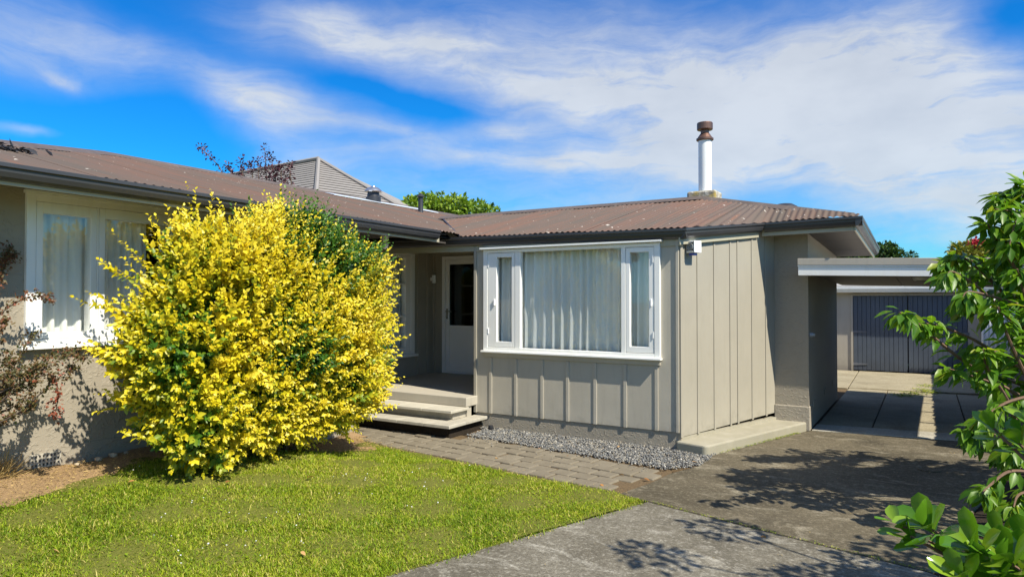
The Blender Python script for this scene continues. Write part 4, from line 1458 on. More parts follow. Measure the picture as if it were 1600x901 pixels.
def golden_shrub():
    C = np.array([-5.38, 4.32, 1.36])
    R = np.array([.70, 1.32, 1.08])
    sh = thing('golden_shrub', (-5.5, 4.45, lawn_z(-5.5, 4.45)), 'large rounded yellow-leaved shrub with green patches in front of the window', 'shrub')
    # surface samples
    n_ = 6600
    d = unit(rng.normal(size=(n_, 3)))
    d[:, 0] = np.where(d[:, 0] < -.25, -d[:, 0] * .9, d[:, 0])
    lump = .99 + .10 * np.sin(d[:, 1] * 6 + 1) * np.sin(d[:, 2] * 6 + 2) + .055 * np.sin(d[:, 1] * 14 + d[:, 2] * 10) * np.sin(d[:, 2] * 13 + 1)
    ex = np.where(d[:, 2] < 0, 3.6, 2.5)
    sq = 1.0 / (np.abs(d) ** ex[:, None]).sum(1) ** (1 / ex)
    S = C + d * R * (sq * lump)[:, None]
    S[:, 0] += .16 * np.clip((S[:, 2] - .8) / 1.5, -.6, 1)
    S[:, 2] = np.maximum(S[:, 2], lawn_z(S[:, 0], S[:, 1]) + .05)
    nrm = unit(d / R)
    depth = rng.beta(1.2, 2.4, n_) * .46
    S0 = S - nrm * (.14 + depth)[:, None]
    D = unit(nrm * .9 + np.array([.18, -.08, .42]) + rng.normal(0, .34, (n_, 3)))
    Ls = rng.uniform(.16, .36, n_)
    # green reverted patches
    g = 1.15 * np.exp(-(((S[:, 1] - 4.9) / .6) ** 2 + ((S[:, 2] - 2.2) / .40) ** 2)) + .3 * np.exp(-(((S[:, 1] - 3.15) / .3) ** 2 + ((S[:, 2] - 1.25) / .5) ** 2)) + .9 * np.exp(-(((S[:, 1] - 4.3) / .3) ** 2 + ((S[:, 2] - 1.12) / .22) ** 2)) + .8 * np.exp(-(((S[:, 1] - 4.75) / .35) ** 2 + ((S[:, 2] - 2.5) / .25) ** 2)) + .5 * np.exp(-(((S[:, 1] - 5.6) / .22) ** 2 + ((S[:, 2] - 1.0) / .2) ** 2))
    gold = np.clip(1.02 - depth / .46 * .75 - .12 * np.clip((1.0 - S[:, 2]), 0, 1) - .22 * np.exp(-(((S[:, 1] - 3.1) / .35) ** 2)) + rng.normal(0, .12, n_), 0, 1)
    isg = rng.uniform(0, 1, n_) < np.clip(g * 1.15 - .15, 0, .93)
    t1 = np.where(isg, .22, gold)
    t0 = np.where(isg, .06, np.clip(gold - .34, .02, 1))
    size = rng.uniform(.044, .066, n_) * np.where(rng.uniform(size=n_) < .3, .75, 1)
    big = np.exp(-(((S[:, 1] - 3.3) / .5) ** 2)) * rng.uniform(.2, 1, n_)
    size = size * (1 + .6 * big)
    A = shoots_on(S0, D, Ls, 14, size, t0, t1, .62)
    # long free shoots breaking the outline (position by photo pixel, distance, direction)
    fs, fd, fl, ft = [], [], [], []
    spec = [(300, 345, 5.9, (.0, .15, 1), .30, 1), (285, 360, 5.8, (-.1, 0, 1), .30, 1), (330, 350, 6.0, (.1, 0, 1), .28, 1), (262, 385, 5.6, (-.3, 0, 1), .34, 1), (238, 425, 5.6, (-.7, 0, .5), .34, 1), (200, 445, 5.5, (-.9, 0, .3), .28, .9), (185, 480, 5.4, (-1, 0, .1), .30, 1),
            (230, 575, 5.5, (-1, 0, .12), .40, 1), (250, 580, 5.5, (-1, 0, .2), .34, 1), (240, 615, 5.4, (-1, 0, .08), .40, 1), (235, 630, 5.4, (-1, 0, .0), .28, 1), (255, 660, 5.3, (-1, 0, .05), .3, .9), (250, 690, 5.3, (-1, 0, .1), .3, .9),
            (395, 350, 6.1, (.0, 0, 1), .28, .3), (425, 352, 6.2, (.0, 0, 1), .34, .2), (445, 352, 6.2, (.08, 0, 1), .30, .2), (470, 355, 6.3, (.0, 0, 1), .38, .2), (490, 360, 6.4, (.05, 0, 1), .36, .2), (510, 372, 6.5, (.1, 0, 1), .28, .3), (455, 370, 6.2, (.0, 0, 1), .3, .2), (412, 372, 6.1, (-.05, 0, 1), .3, .25),
            (520, 390, 6.5, (.2, 0, 1), .30, .9), (540, 400, 6.6, (.3, 0, .9), .28, .9), (575, 430, 6.7, (.6, 0, .7), .26, .9), (590, 470, 6.7, (.9, 0, .5), .26, 1), (595, 505, 6.7, (1, 0, .25), .26, 1), (592, 535, 6.7, (1, 0, .2), .30, 1), (585, 560, 6.6, (1, 0, .1), .32, 1), (580, 590, 6.6, (1, 0, .05), .32, 1), (570, 620, 6.5, (1, 0, .1), .22, .9)]
    for px, py, zc, dd, L_, tt in spec:
        for r in range(3):
            p = at(px + random.gauss(0, 7), py + (14 if py < 400 else 0) + random.gauss(0, 7), zc + random.gauss(0, .05))
            dv = RT * (dd[0] + random.gauss(0, .12)) + Vector((0, 0, dd[2] + random.gauss(0, .1))) - FW * (.15 + random.gauss(0, .12))
            fs.append(p); fd.append(dv.normalized()); fl.append(L_ * random.uniform(.8, 1.25)); ft.append(tt * random.uniform(.8, 1.05))
    fs, fd, fl, ft = np.array([tuple(p) for p in fs]), np.array([tuple(p) for p in fd]), np.array(fl), np.array(ft)
    fs = fs - fd * .06
    B = shoots_on(fs, fd, fl, 16, np.where(ft > .5, .058, .05), np.clip(ft * .7 - .1, .02, 1), np.clip(ft * .88, 0, 1), .7)
    # inner fill
    m2 = 16000
    d2 = unit(rng.normal(size=(m2, 3)))
    d2[:, 0] = np.abs(d2[:, 0]) * np.where(rng.uniform(size=m2) < .75, 1, -.7)
    P2 = C + d2 * R * rng.uniform(.62, .93, m2)[:, None]
    P2[:, 0] += .16 * np.clip((P2[:, 2] - .8) / 1.5, -.6, 1)
    ok = P2[:, 2] > lawn_z(P2[:, 0], P2[:, 1])
    P2, d2 = P2[ok], d2[ok]
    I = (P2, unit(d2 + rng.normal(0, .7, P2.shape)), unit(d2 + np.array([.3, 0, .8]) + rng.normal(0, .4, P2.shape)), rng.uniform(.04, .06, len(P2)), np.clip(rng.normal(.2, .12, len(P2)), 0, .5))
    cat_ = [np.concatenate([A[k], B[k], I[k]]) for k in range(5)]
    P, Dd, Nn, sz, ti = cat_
    ok = (P[:, 0] > XL + .06)
    P, Dd, Nn, sz, ti = P[ok], Dd[ok], Nn[ok], sz[ok], ti[ok]
    # the largest outer ones as single leaves
    nA = ok[:len(A[0]) + len(B[0])].sum()
    vd = view_dist(P[:nA])
    out = np.linalg.norm((P[:nA] - C) / R, axis=1)
    score = sz[:nA] / vd * np.clip(out, .5, 1.15) ** 3 * np.where(Nn[:nA] @ np.array([.5, -.8, .4]) > .15, 1, .6)
    pick = np.argsort(-score)[:300]
    rest = np.ones(len(P), bool)
    rest[pick] = False
    v, f, t = leaves_arrays(P[rest], Dd[rest], Nn[rest], sz[rest], sz[rest] * .6, ti[rest], .25)
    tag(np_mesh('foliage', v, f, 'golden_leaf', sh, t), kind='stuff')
    ms = {}
    for i in pick:
        key = round(float(ti[i]) * 8) / 8
        if key not in ms:
            ms[key] = leaf_obj_mesh('leaf', 'golden_leaf', 1.0, .55, .25, 4, key)
        piece('leaf', ms[key], sh, P[i], frame(Dd[i], Nn[i]), (sz[i],) * 3)
    # stems
    b = MB()
    for k in range(34):
        y0 = 4.45 + random.gauss(0, .22)
        base = Vector((-5.5 + random.gauss(0, .08), y0, float(lawn_z(-5.5, 4.45)) - .05))
        j = random.randrange(len(S0))
        tip = Vector(S0[j])
        mid = base.lerp(tip, .5) + Vector((0, 0, .25))
        b.tube([base, mid, tip], [.022, .013, .005], 5)
    b.build('stem', 'twig_bark', sh)


golden_shrub()


# ------------------------------------------------------------------ generic twiggy plants
def poly_pts(ctrl, n_):
    ctrl = [Vector(c) for c in ctrl]
    out = []
    m_ = len(ctrl) - 1
    for i in range(n_):
        t = i / (n_ - 1) * m_
        k = min(int(t), m_ - 1)
        u = t - k
        p0_ = ctrl[max(k - 1, 0)]; p1_ = ctrl[k]; p2_ = ctrl[k + 1]; p3_ = ctrl[min(k + 2, m_)]
        out.append(.5 * ((2 * p1_) + (p2_ - p0_) * u + (2 * p0_ - 5 * p1_ + 4 * p2_ - p3_) * u * u + (3 * p1_ - p0_ - 3 * p2_ + p3_) * u ** 3))
    return out


def berberis():
    bs = thing('reddish_shrub', at(-120, 760, 4.6), 'straggly shrub with small bronze-red leaves on arching twigs at the left edge', 'shrub')
    b = MB()
    P, D, Nn, sz, ti = [], [], [], [], []
    z0 = 4.9
    base = at(-150, 700, z0)
    arcs = [
        [(-60, 690), (10, 620), (60, 580), (100, 560), (128, 545)], [(-60, 660), (0, 610), (30, 560), (52, 520)], [(-60, 640), (0, 575), (20, 555)],
        [(-60, 650), (10, 640), (45, 615), (62, 585), (70, 560)], [(-60, 700), (0, 660), (40, 640), (55, 632)], [(-60, 560), (-10, 500), (30, 470), (60, 462), (82, 470)], [(-60, 540), (-10, 460), (5, 420), (14, 385)],
        [(-60, 600), (-10, 540), (10, 500)], [(-60, 520), (-20, 440), (8, 405), (22, 398)], [(-50, 640), (30, 600), (80, 585), (92, 610), (88, 650)], [(-60, 680), (20, 650), (70, 610), (105, 580), (120, 575)],
        [(-60, 670), (-5, 640), (15, 590), (20, 570)], [(-70, 690), (20, 600), (75, 560), (110, 548), (132, 560)], [(-60, 630), (-8, 590), (35, 585), (58, 575)],
        [(-60, 640), (-10, 620), (20, 612), (50, 600)]]
    for ai, arc in enumerate(arcs):
        zc = z0 + random.uniform(-.25, .3)
        pts = poly_pts([base] + [at(x, y, zc + .08 * i) for i, (x, y) in enumerate(arc)], 46)
        b.tube(pts, [.006 * (1 - .75 * i / 45) + .001 for i in range(46)], 5)
        for i in range(10, 46):
            dcur = (pts[min(i + 1, 45)] - pts[i - 1]).normalized()
            for r in range(3 if i < 20 else 4):
                if random.random() < .25:
                    continue
                sd = Vector((random.gauss(0, 1), random.gauss(0, 1), random.gauss(.2, 1))).normalized()
                L_ = random.uniform(.01, .05) if random.random() < .6 else 0
                q_ = pts[i] + sd * L_ * 1.1
                for r2 in range(4):
                    P.append(q_ + Vector((random.gauss(0, .009), random.gauss(0, .009), random.gauss(0, .009))))
                    D.append((sd + dcur * .6 + Vector((random.gauss(0, .5), random.gauss(0, .5), random.gauss(0, .5)))).normalized())
                    Nn.append(Vector((random.gauss(.4, .6), random.gauss(-.3, .6), 1)).normalized())
                    sz.append(random.uniform(.017, .030))
                    red = ai == 9 and i > 28
                    ti.append(min(1, max(0, random.gauss(.96, .05) if red else random.gauss(.42 + .16 * (ai in (5, 6, 8, 7, 18)), .2))))
    b.build('twig', 'dark_wood', bs)
    P, D, Nn, sz, ti = [np.array([tuple(x) if isinstance(x, Vector) else x for x in q_]) for q_ in (P, D, Nn, sz, ti)]
    v, f, t = leaves_arrays(P, D, Nn, sz, sz * .62, ti, .2)
    tag(np_mesh('foliage', v, f, 'berberis_leaf', bs, t), kind='stuff')


berberis()


def crown_tree(name, loc, trunk_top, clumps, nleaf, size, mat, label, cat='tree', group=None, spread=None, trunk_r=.12):
    """trunk with limbs to leafy clumps; clumps = [(centre, radius)]"""
    tr = thing(name, loc, label, cat, group)
    b = MB()
    loc, top = Vector(loc), Vector(trunk_top)
    b.tube([loc, loc.lerp(top, .5) + Vector((.05, .03, 0)), top], [trunk_r, trunk_r * .75, trunk_r * .5], 8)
    for c, r in clumps:
        c = Vector(c)
        s_ = loc.lerp(top, random.uniform(.6, 1))
        b.tube([s_, s_.lerp(c, .5) + Vector((0, 0, .08)), c], [trunk_r * .4, trunk_r * .25, trunk_r * .1], 6)
    b.build('trunk', 'bark', tr)
    tot = sum(r ** 2 for _, r in clumps)
    Ps, Ds, Ns, Ss, Ts = [], [], [], [], []
    for c, r in clumps:
        k = int(nleaf * r * r / tot)
        d = unit(rng.normal(size=(k, 3)))
        rad = r * (rng.uniform(.25, 1.0, k) ** .5) * (1 + .18 * np.sin(d[:, 0] * 6 + c[0] * 5) * np.sin(d[:, 2] * 5 + c[1]))
        P = np.array(c) + d * rad[:, None] * np.array([1, 1, .8])
        Ps.append(P); Ds.append(unit(d + rng.normal(0, .6, (k, 3)))); Ns.append(unit(d * .6 + np.array([.1, 0, .9]) + rng.normal(0, .4, (k, 3))))
        Ss.append(size * rng.uniform(.7, 1.3, k)); Ts.append(np.clip(rng.normal(.5, .2, k) + rng.normal(0, .12), 0, 1))
    P, D, Nn, S_, T = [np.concatenate(x) for x in (Ps, Ds, Ns, Ss, Ts)]
    v, f, t = leaves_arrays(P, D, Nn, S_, S_ * .55, T, .2)
    tag(np_mesh('crown', v, f, mat, tr, t), kind='stuff')
    return tr


# green tree behind the roof
zc = 26
cl = [(at(x, y, zc + random.uniform(-1, 1)), r) for x, y, r in ((650, 325, .55), (668, 318, .5), (690, 325, .6), (712, 322, .5), (735, 328, .5), (755, 330, .4), (640, 318, .3), (676, 335, .7), (720, 338, .7), (760, 338, .5), (640, 338, .6), (600, 345, .8))]
g0 = at(690, 700, zc)
crown_tree('green_tree', (g0.x, g0.y, 0), at(690, 345, zc), cl, 5200, .19, 'tree_leaf', 'bright green tree rising behind the roof valley')
# trees behind the carport
zc = 25
cl = [(at(x, y, zc + random.uniform(-1, 1)), r) for x, y, r in ((1300, 402, .4), (1325, 402, .4), (1350, 398, .4), (1385, 394, .42), (1378, 402, .5), (1405, 402, .35), (1424, 401, .2), (1340, 408, .6), (1390, 412, .6), (1310, 412, .6))]
g0 = at(1360, 700, zc)
crown_tree('dark_green_tree', (g0.x, g0.y, 0), at(1360, 412, zc), cl, 4200, .16, 'hedge_leaf', 'dark green treetop just above the carport roof under the house eave')
zc = 24
cl = [(at(x, y, zc + random.uniform(-.8, .8)), r) for x, y, r in ((1500, 392, .32), (1515, 387, .3), (1532, 386, .3), (1550, 392, .4), (1505, 402, .4), (1535, 402, .5), (1570, 400, .5))]
g0 = at(1525, 700, zc)
ft = crown_tree('flowering_tree', (g0.x, g0.y, 0), at(1525, 410, zc), cl, 3200, .15, 'yellow_tree_leaf', 'yellow-green treetop with red blossom above the carport, right')
k = 150
P = np.array([tuple(at(1526 + random.gauss(0, 5), 381 + random.gauss(0, 4), zc - .3)) for _ in range(k)])
v, f, t = leaves_arrays(P, unit(rng.normal(size=(k, 3))), unit(rng.normal(size=(k, 3)) + [0, -1, 1]), np.full(k, .12), np.full(k, .09), rng.uniform(0, 1, k))
tag(np_mesh('blossom', v, f, 'red_flower', ft, t), kind='stuff')


def purple_tree():
    zc = 16.5
    g0 = at(400, 700, zc)
    tr = thing('purple_leaf_tree', (g0.x, g0.y, 0), 'purple-leaved tree with upright shoots showing above the roof ridge', 'tree')
    b = MB()
    fork = at(400, 330, zc)
    b.tube([(g0.x, g0.y, 0), fork], [.1, .05], 8)
    arcs = [((360, 300), (342, 262), (322, 240), (309, 228)), ((372, 300), (362, 275), (355, 258)), ((384, 305), (378, 270), (374, 248)), ((396, 300), (392, 265), (388, 255)), ((404, 300), (402, 268), (402, 248)), ((414, 300), (414, 255), (412, 230)), ((428, 300), (426, 265), (422, 243)), ((436, 300), (438, 270), (437, 258)), ((450, 300), (452, 270), (453, 255)), ((440, 310), (445, 285), (446, 272)), ((420, 310), (420, 280), (418, 262)), ((366, 305), (370, 280), (380, 262)), ((425, 310), (430, 275), (432, 262))]
    P, D, Nn, sz = [], [], [], []
    for arc in arcs:
        z_ = zc + random.uniform(-.4, .4)
        pts = poly_pts([fork] + [at(x, y, z_) for x, y in arc], 24)
        b.tube(pts, [.022 * (1 - .8 * i / 23) for i in range(24)], 5)
        for i in range(6, 24):
            for r in range(7):
                sd = Vector((random.gauss(0, 1), random.gauss(0, 1), random.gauss(.3, 1))).normalized()
                P.append(pts[i] + sd * random.uniform(.0, .11)); D.append(sd); Nn.append(Vector((random.gauss(0, .6), random.gauss(0, .6), 1))); sz.append(random.uniform(.05, .085))
    b.build('trunk', 'bark', tr)
    P, D, Nn = [np.array([tuple(x) for x in q_]) for q_ in (P, D, Nn)]
    sz = np.array(sz)
    v, f, t = leaves_arrays(P, D, unit(Nn), sz, sz * .55, rng.uniform(0, 1, len(P)), .2)
    tag(np_mesh('crown', v, f, 'purple_leaf', tr, t), kind='stuff')


purple_tree()


# ------------------------------------------------------------------ neighbour's house
def neighbour():
    A = at(497, 250, 24.0)
    zr = A.z
    Bz = (467.3 - 278) / F_PX
    zcB = (zr - CAM_H) / Bz
    Bp = at(340, 278, zcB)
    ze = 3.7
    Cc = at(491, 345, (ze - CAM_H) * F_PX / (467.3 - 345))
    D_ = at(690, 364, (ze - CAM_H) * F_PX / (467.3 - 364))
    E_ = Bp + (Cc - A)
    nb = thing('neighbour_house', (A.x, A.y + 3, 0), 'neighbouring house with a tall hipped grey tiled roof beyond the left wing', 'house')

    def tiled(p_top0, p_top1, p_bot0, p_bot1, rows_=24, colw=.4):
        V, Fc = [], []
        n_cols = 40
        for r in range(rows_):
            for e in (0, 1):
                t = max(0, (r + e - (0 if e or r == 0 else .12)) / rows_)
                l = p_top0.lerp(p_bot0, t)
                rr = p_top1.lerp(p_bot1, t)
                nrm = (p_top1 - p_bot0).cross(p_bot1 - p_bot0)
                L_ = (rr - l).length
                for c in range(n_cols + 1):
                    p = l.lerp(rr, c / n_cols)
                    s_ = c / n_cols * L_
                    lift = .032 if e else 0.0
                    V.append((p.x, p.y, p.z + lift))
        w_ = n_cols + 1
        for r in range(rows_):
            for c in range(n_cols):
                a = (2 * r) * w_ + c
                Fc.append((a, a + w_, a + w_ + 1, a + 1))
                if r < rows_ - 1:
                    b_ = (2 * r + 1) * w_ + c
                    Fc.append((b_, b_ + w_, b_ + w_ + 1, b_ + 1))
        return MB().add(V, Fc)

    back = at(690, 330, 36)
    rf = MB().add([tuple(A), tuple(Bp), (Bp.x - 4, Bp.y + 9, ze), (D_.x - 3, D_.y + 9, ze), tuple(D_)], [(0, 1, 2, 3), (0, 3, 4)]).build('roof', 'tile_metal', nb)
    tag(tiled(A, A + (D_ - A) * .001, Cc, D_).build('roof_tiles', 'tile_metal', rf), kind='stuff')
    tag(tiled(Bp, A, E_, Cc).build('roof_tiles', 'tile_metal', rf), kind='stuff')
    for a, b in ((A, Cc), (A, D_), (Bp, A)):
        a, b = a + Vector((0, 0, .05)), b + Vector((0, 0, .07))
        MB().tube([a, b], .07, 6).build('ridge_cap', 'tile_metal', rf)
    MB().prism([(Cc.x, Cc.y, 0), (D_.x, D_.y, 0), (D_.x - 3, D_.y + 9, 0), (E_.x, E_.y + 3, 0), (E_.x, E_.y, 0)], (0, 0, ze - .05)).build('wall', 'garage_wall_paint', nb)


neighbour()


# ------------------------------------------------------------------ cherry tree on the right
def sub_branches(root, specs, b):
    return


def cherry():
    g0 = Vector((1.25, 6.9, 0))
    tr = thing('cherry_tree', g0, 'leafy tree with long drooping bright green leaves leaning in from the right edge', 'tree')
    b = MB()
    crown0 = Vector((1.2, 6.6, 1.2))
    b.tube([g0, g0 + Vector((.03, -.05, .6)), crown0, (1.25, 6.3, 2.2), (1.35, 6.0, 2.9)], [.07, .06, .05, .035, .015], 8)
    arcs = []      # (photo pixels, distance) control points of branches
    A = lambda pts, z0, z1: arcs.append([at(x, y, z0 + (z1 - z0) * i / (len(pts) - 1)) for i, (x, y) in enumerate(pts)])
    A([(1650, 640), (1560, 600), (1500, 560), (1450, 520), (1425, 498), (1405, 488)], 5.2, 4.7)
    A([(1650, 600), (1570, 560), (1520, 530), (1470, 510), (1445, 505)], 5.2, 4.9)
    A([(1650, 560), (1580, 500), (1530, 450), (1490, 425), (1480, 432)], 5.2, 5.0)
    A([(1660, 520), (1600, 440), (1570, 390), (1552, 365), (1545, 350)], 5.3, 5.0)
    A([(1660, 480), (1620, 400), (1590, 350), (1575, 318), (1565, 310)], 5.3, 5.0)
    A([(1660, 440), (1630, 360), (1605, 310), (1600, 288)], 5.3, 5.1)
    A([(1660, 660), (1590, 640), (1550, 600), (1510, 585), (1480, 575)], 5.2, 4.9)
    A([(1650, 540), (1580, 470), (1540, 430), (1510, 405), (1500, 400)], 5.6, 5.4)
    A([(1650, 590), (1600, 540), (1560, 500), (1520, 480), (1500, 478)], 5.6, 5.4)
    A([(1660, 700), (1600, 680), (1570, 620), (1540, 570), (1535, 545)], 5.0, 4.8)
    A([(1660, 660), (1610, 600), (1580, 540), (1565, 500), (1560, 480)], 5.0, 4.8)
    A([(1660, 600), (1620, 520), (1600, 460), (1590, 420)], 5.0, 4.8)
    A([(1680, 760), (1620, 740), (1575, 735), (1545, 755), (1530, 770)], 4.8, 4.5)
    A([(1680, 780), (1630, 765), (1590, 770), (1580, 790)], 4.8, 4.6)
    A([(1680, 700), (1610, 700), (1560, 690), (1520, 690)], 5.8, 5.6)
    A([(1680, 640), (1620, 620), (1580, 625), (1550, 640), (1535, 655)], 4.9, 4.7)
    A([(1680, 560), (1630, 480), (1610, 420), (1598, 380)], 5.5, 5.4)
    A([(1670, 620), (1610, 580), (1570, 560), (1545, 550), (1525, 548)], 5.5, 5.4)
    for k in range(11):                                # denser growth towards the edge of the frame
        y0 = random.uniform(330, 740)
        x1 = random.uniform(1500, 1600) if y0 > 420 else random.uniform(1560, 1605)
        z1 = random.uniform(4.7, 5.8)
        A([(1680, y0 + 40), ((1680 + x1) / 2, y0 + random.uniform(-30, 20)), (x1 + 15, y0 + random.uniform(-30, 10)), (x1, y0 + random.uniform(-10, 30))], z1 + .1, z1)
    for k in range(7):
        y0 = random.uniform(300, 470)
        A([(1690, y0 + 90), (1640, y0 + 50), (1605, y0 + 10), (random.uniform(1555, 1595), y0)], 5.4, random.uniform(4.9, 5.3))
    for k in range(7):
        x1 = random.uniform(1470, 1540)
        A([(1680, 470), (1600, 425), (x1 + 30, 405), (x1, 408 + random.uniform(0, 30))], 6.2, 6.0)
    nvis = len(arcs)
    # the rest of the crown, out to the right of the view
    for k in range(75):
        s_ = Vector((1.22, 6.5, random.uniform(1.0, 2.5)))
        e = Vector((random.uniform(.8, 2.7), random.uniform(6.3, 8.3), random.uniform(1.0, 2.9)))
        d_ = e.x * RT.x + e.y * RT.y, e.x * FW.x + e.y * FW.y
        if d_[0] / d_[1] < .80:
            continue
        arcs.append([s_, s_.lerp(e, .5) + Vector((0, 0, .25)), e])
    single = [leaf_obj_mesh('leaf', 'cherry_leaf_single', 1.0, .40, .5, 5), leaf_obj_mesh('leaf', 'cherry_leaf_single', 1.0, .36, .8, 5), leaf_obj_mesh('leaf', 'cherry_leaf_single', 1.0, .44, .3, 5)]
    P, D, Nn, S_, vis = [], [], [], [], []
    root = [Vector((1.22, 6.5, z)) for z in (.7, 1.0, 1.4, 1.9, 2.4)]
    for ai, arc in enumerate(arcs):
        if ai < nvis:
            r0 = min(root, key=lambda r: (r - arc[0]).length)
            arc = [r0] + arc
        n_ = 40
        pts = poly_pts(arc, n_)
        b.tube(pts, [.017 * (1 - .8 * i / (n_ - 1)) + .002 for i in range(n_)], 6)
        start = int(n_ * (.34 if ai < nvis else .2))
        step = 1
        for i in range(start, n_, step):
            dcur = (pts[min(i + 1, n_ - 1)] - pts[max(i - 1, 0)]).normalized()
            m_ = 2 if i < n_ - 4 else 6
            if ai >= nvis:
                m_ = 4
            for r in range(m_):
                if random.random() < .12:
                    continue
                side_ = Vector((random.gauss(0, 1), random.gauss(0, 1), random.gauss(-.1, .5))).normalized()
                d_ = (side_ * .8 + dcur * .45 + Vector((0, 0, -.55 + random.gauss(0, .3)))).normalized()
                L_ = random.uniform(.085, .15)
                p_ = pts[i] + side_ * random.uniform(.01, .05)
                nn = (Vector((0, 0, 1)) + d_ * .5 + Vector((random.gauss(.3, .35), random.gauss(-.15, .35), 0))).normalized()
                P.append(p_); D.append(d_); Nn.append(nn); S_.append(L_); vis.append(ai < nvis)
    b.build('branch', 'twig_bark', tr)
    Pa, Da, Na = [np.array([tuple(x) for x in q_]) for q_ in (P, D, Nn)]
    S_ = np.array(S_)
    x_ = Pa @ np.array(RT); z_ = Pa @ np.array(FW)
    inside = (x_ / z_ < .76)
    score = np.where(inside, S_ / z_, -1)
    pick = np.argsort(-score)[:300]
    rest = np.ones(len(Pa), bool)
    for i in pick:
        if score[i] < 0:
            continue
        rest[i] = False
        piece('leaf', random.choice(single), tr, Pa[i], frame(Da[i], Na[i]), (S_[i],) * 3)
    v, f, t = leaves_arrays(Pa[rest], Da[rest], Na[rest], S_[rest], S_[rest] * .42, rng.uniform(0, 1, rest.sum()), .5)
    tag(np_mesh('foliage', v, f, 'cherry_leaf', tr, t), kind='stuff')


cherry()


# ------------------------------------------------------------------ glossy shrub in the foreground
def glossy_leaf_mesh(curl):
    l, w_ = 1.0, .5
    v, f = [], []
    seg = 7
    prof = [0, .12, .27, .40, .5, .53, .43, 0]
    for i in range(seg + 1):
        t = i / seg
        h = prof[i] * w_
        z = -curl * .3 * t * t + .02 * math.sin(t * 5)
        x = (t if t < 1 else .985) * (1 - .1 * curl * t)
        v += [(x, -h, z + h * .22), (x, -h * .5, z + h * .05), (x, 0, z), (x, h * .5, z + h * .05), (x, h, z + h * .22)]
    for i in range(seg):
        for k in range(4):
            a = i * 5 + k
            f.append((a, a + 5, a + 6, a + 1))
    me = bpy.data.meshes.new('leaf')
    me.from_pydata(v, [], f)
    me.polygons.foreach_set('use_smooth', [True] * len(f))
    me.materials.append(MATS['glossy_leaf_single'])
    return me


def glossy():
    g0 = Vector((.95, 3.3, 0))
    gs = thing('glossy_shrub', g0, 'foreground shrub with large rounded glossy leaves at the lower right corner', 'shrub')
    ms = [glossy_leaf_mesh(c) for c in (.1, .5, -.3)]
    b = MB()
    hub = g0 + Vector((0, 0, .35))
    tips = [((1447, 822), 2.45, .115, 10), ((1395, 812), 2.5, .075, 4), ((1520, 858), 2.35, .115, 10), ((1570, 875), 2.3, .11, 10), ((1600, 885), 2.35, .11, 10), ((1490, 868), 2.45, .095, 7), ((1545, 905), 2.3, .10, 8), ((1590, 925), 2.3, .10, 8), ((1500, 900), 2.3, .10, 8), ((1560, 840), 2.5, .10, 8), ((1600, 850), 2.4, .10, 9), ((1420, 835), 2.45, .08, 5),
            ((1550, 668), 2.75, .080, 7), ((1588, 690), 2.7, .085, 8), ((1600, 655), 2.8, .075, 6), ((1630, 690), 2.75, .09, 8)]
    for (x, y), zc, L_, n_ in tips:
        p = at(x, y, zc)
        mid = hub.lerp(p, .6) + Vector((.05, 0, -.05))
        pts = poly_pts([hub, mid, p], 14)
        b.tube(pts, [.014 * (1 - .6 * i / 13) for i in range(14)], 6)
        ax = (pts[-1] - pts[-3]).normalized() * .5 + Vector((0, 0, .6)) - RT * .3
        ax.normalize()
        a1 = ax.cross(Vector((.2, .9, .1))).normalized()
        a2 = ax.cross(a1)
        for k in range(n_):
            ph = k * 2.4 + random.uniform(-.2, .2)
            up_ = .45 + .75 * k / n_
            d_ = (ax * up_ * 1.1 + (a1 * math.cos(ph) + a2 * math.sin(ph)) * (1.15 - .6 * k / n_)).normalized()
            nn = (ax * 1.0 - (a1 * math.cos(ph) + a2 * math.sin(ph)) * .9 * up_ + Vector((.2, -.15, .3))).normalized()
            piece('leaf', random.choice(ms), gs, p - ax * .05 * (1 - k / n_), frame(d_, nn), (L_ * 1.28 * random.uniform(.85, 1.1), L_ * 1.28 * random.uniform(.8, 1.05), L_ * 1.28))
    # body of the bush beyond the frame
    k = 900
    P = np.array([1.45, 3.1, .9]) + rng.normal(size=(k, 3)) * np.array([.33, .5, .35])
    x_ = P @ np.array(RT); z_ = P @ np.array(FW)
    ok = (x_ / np.maximum(z_, .1) > .80) & (P[:, 2] > .05)
    P = P[ok]
    v, f, t = leaves_arrays(P, unit(rng.normal(size=P.shape)), unit(rng.normal(0, .5, P.shape) + [0, 0, 1]), np.full(len(P), .11), np.full(len(P), .055), rng.uniform(0, 1, len(P)), .2)
    tag(np_mesh('foliage', v, f, 'glossy_leaf', gs, t), kind='stuff')
    b.build('branch', 'twig_bark', gs)


glossy()


# a taller tree out to the right whose shade falls on the near slab
def shade_tree():
    cl = []
    for k in range(16):
        c = Vector((random.uniform(1.05, 2.6), random.uniform(3.2, 5.0), random.uniform(1.7, 3.6)))
        if (c.dot(RT) - .4) / max(c.dot(FW), .1) < .80:
            continue
        cl.append((tuple(c), random.uniform(.22, .36)))
    crown_tree('small_tree', (1.9, 3.9, 0), (1.9, 4.0, 2.0), cl, 2600, .085, 'cherry_leaf', 'small leafy tree beside the driveway just outside the right edge', trunk_r=.06)


shade_tree()


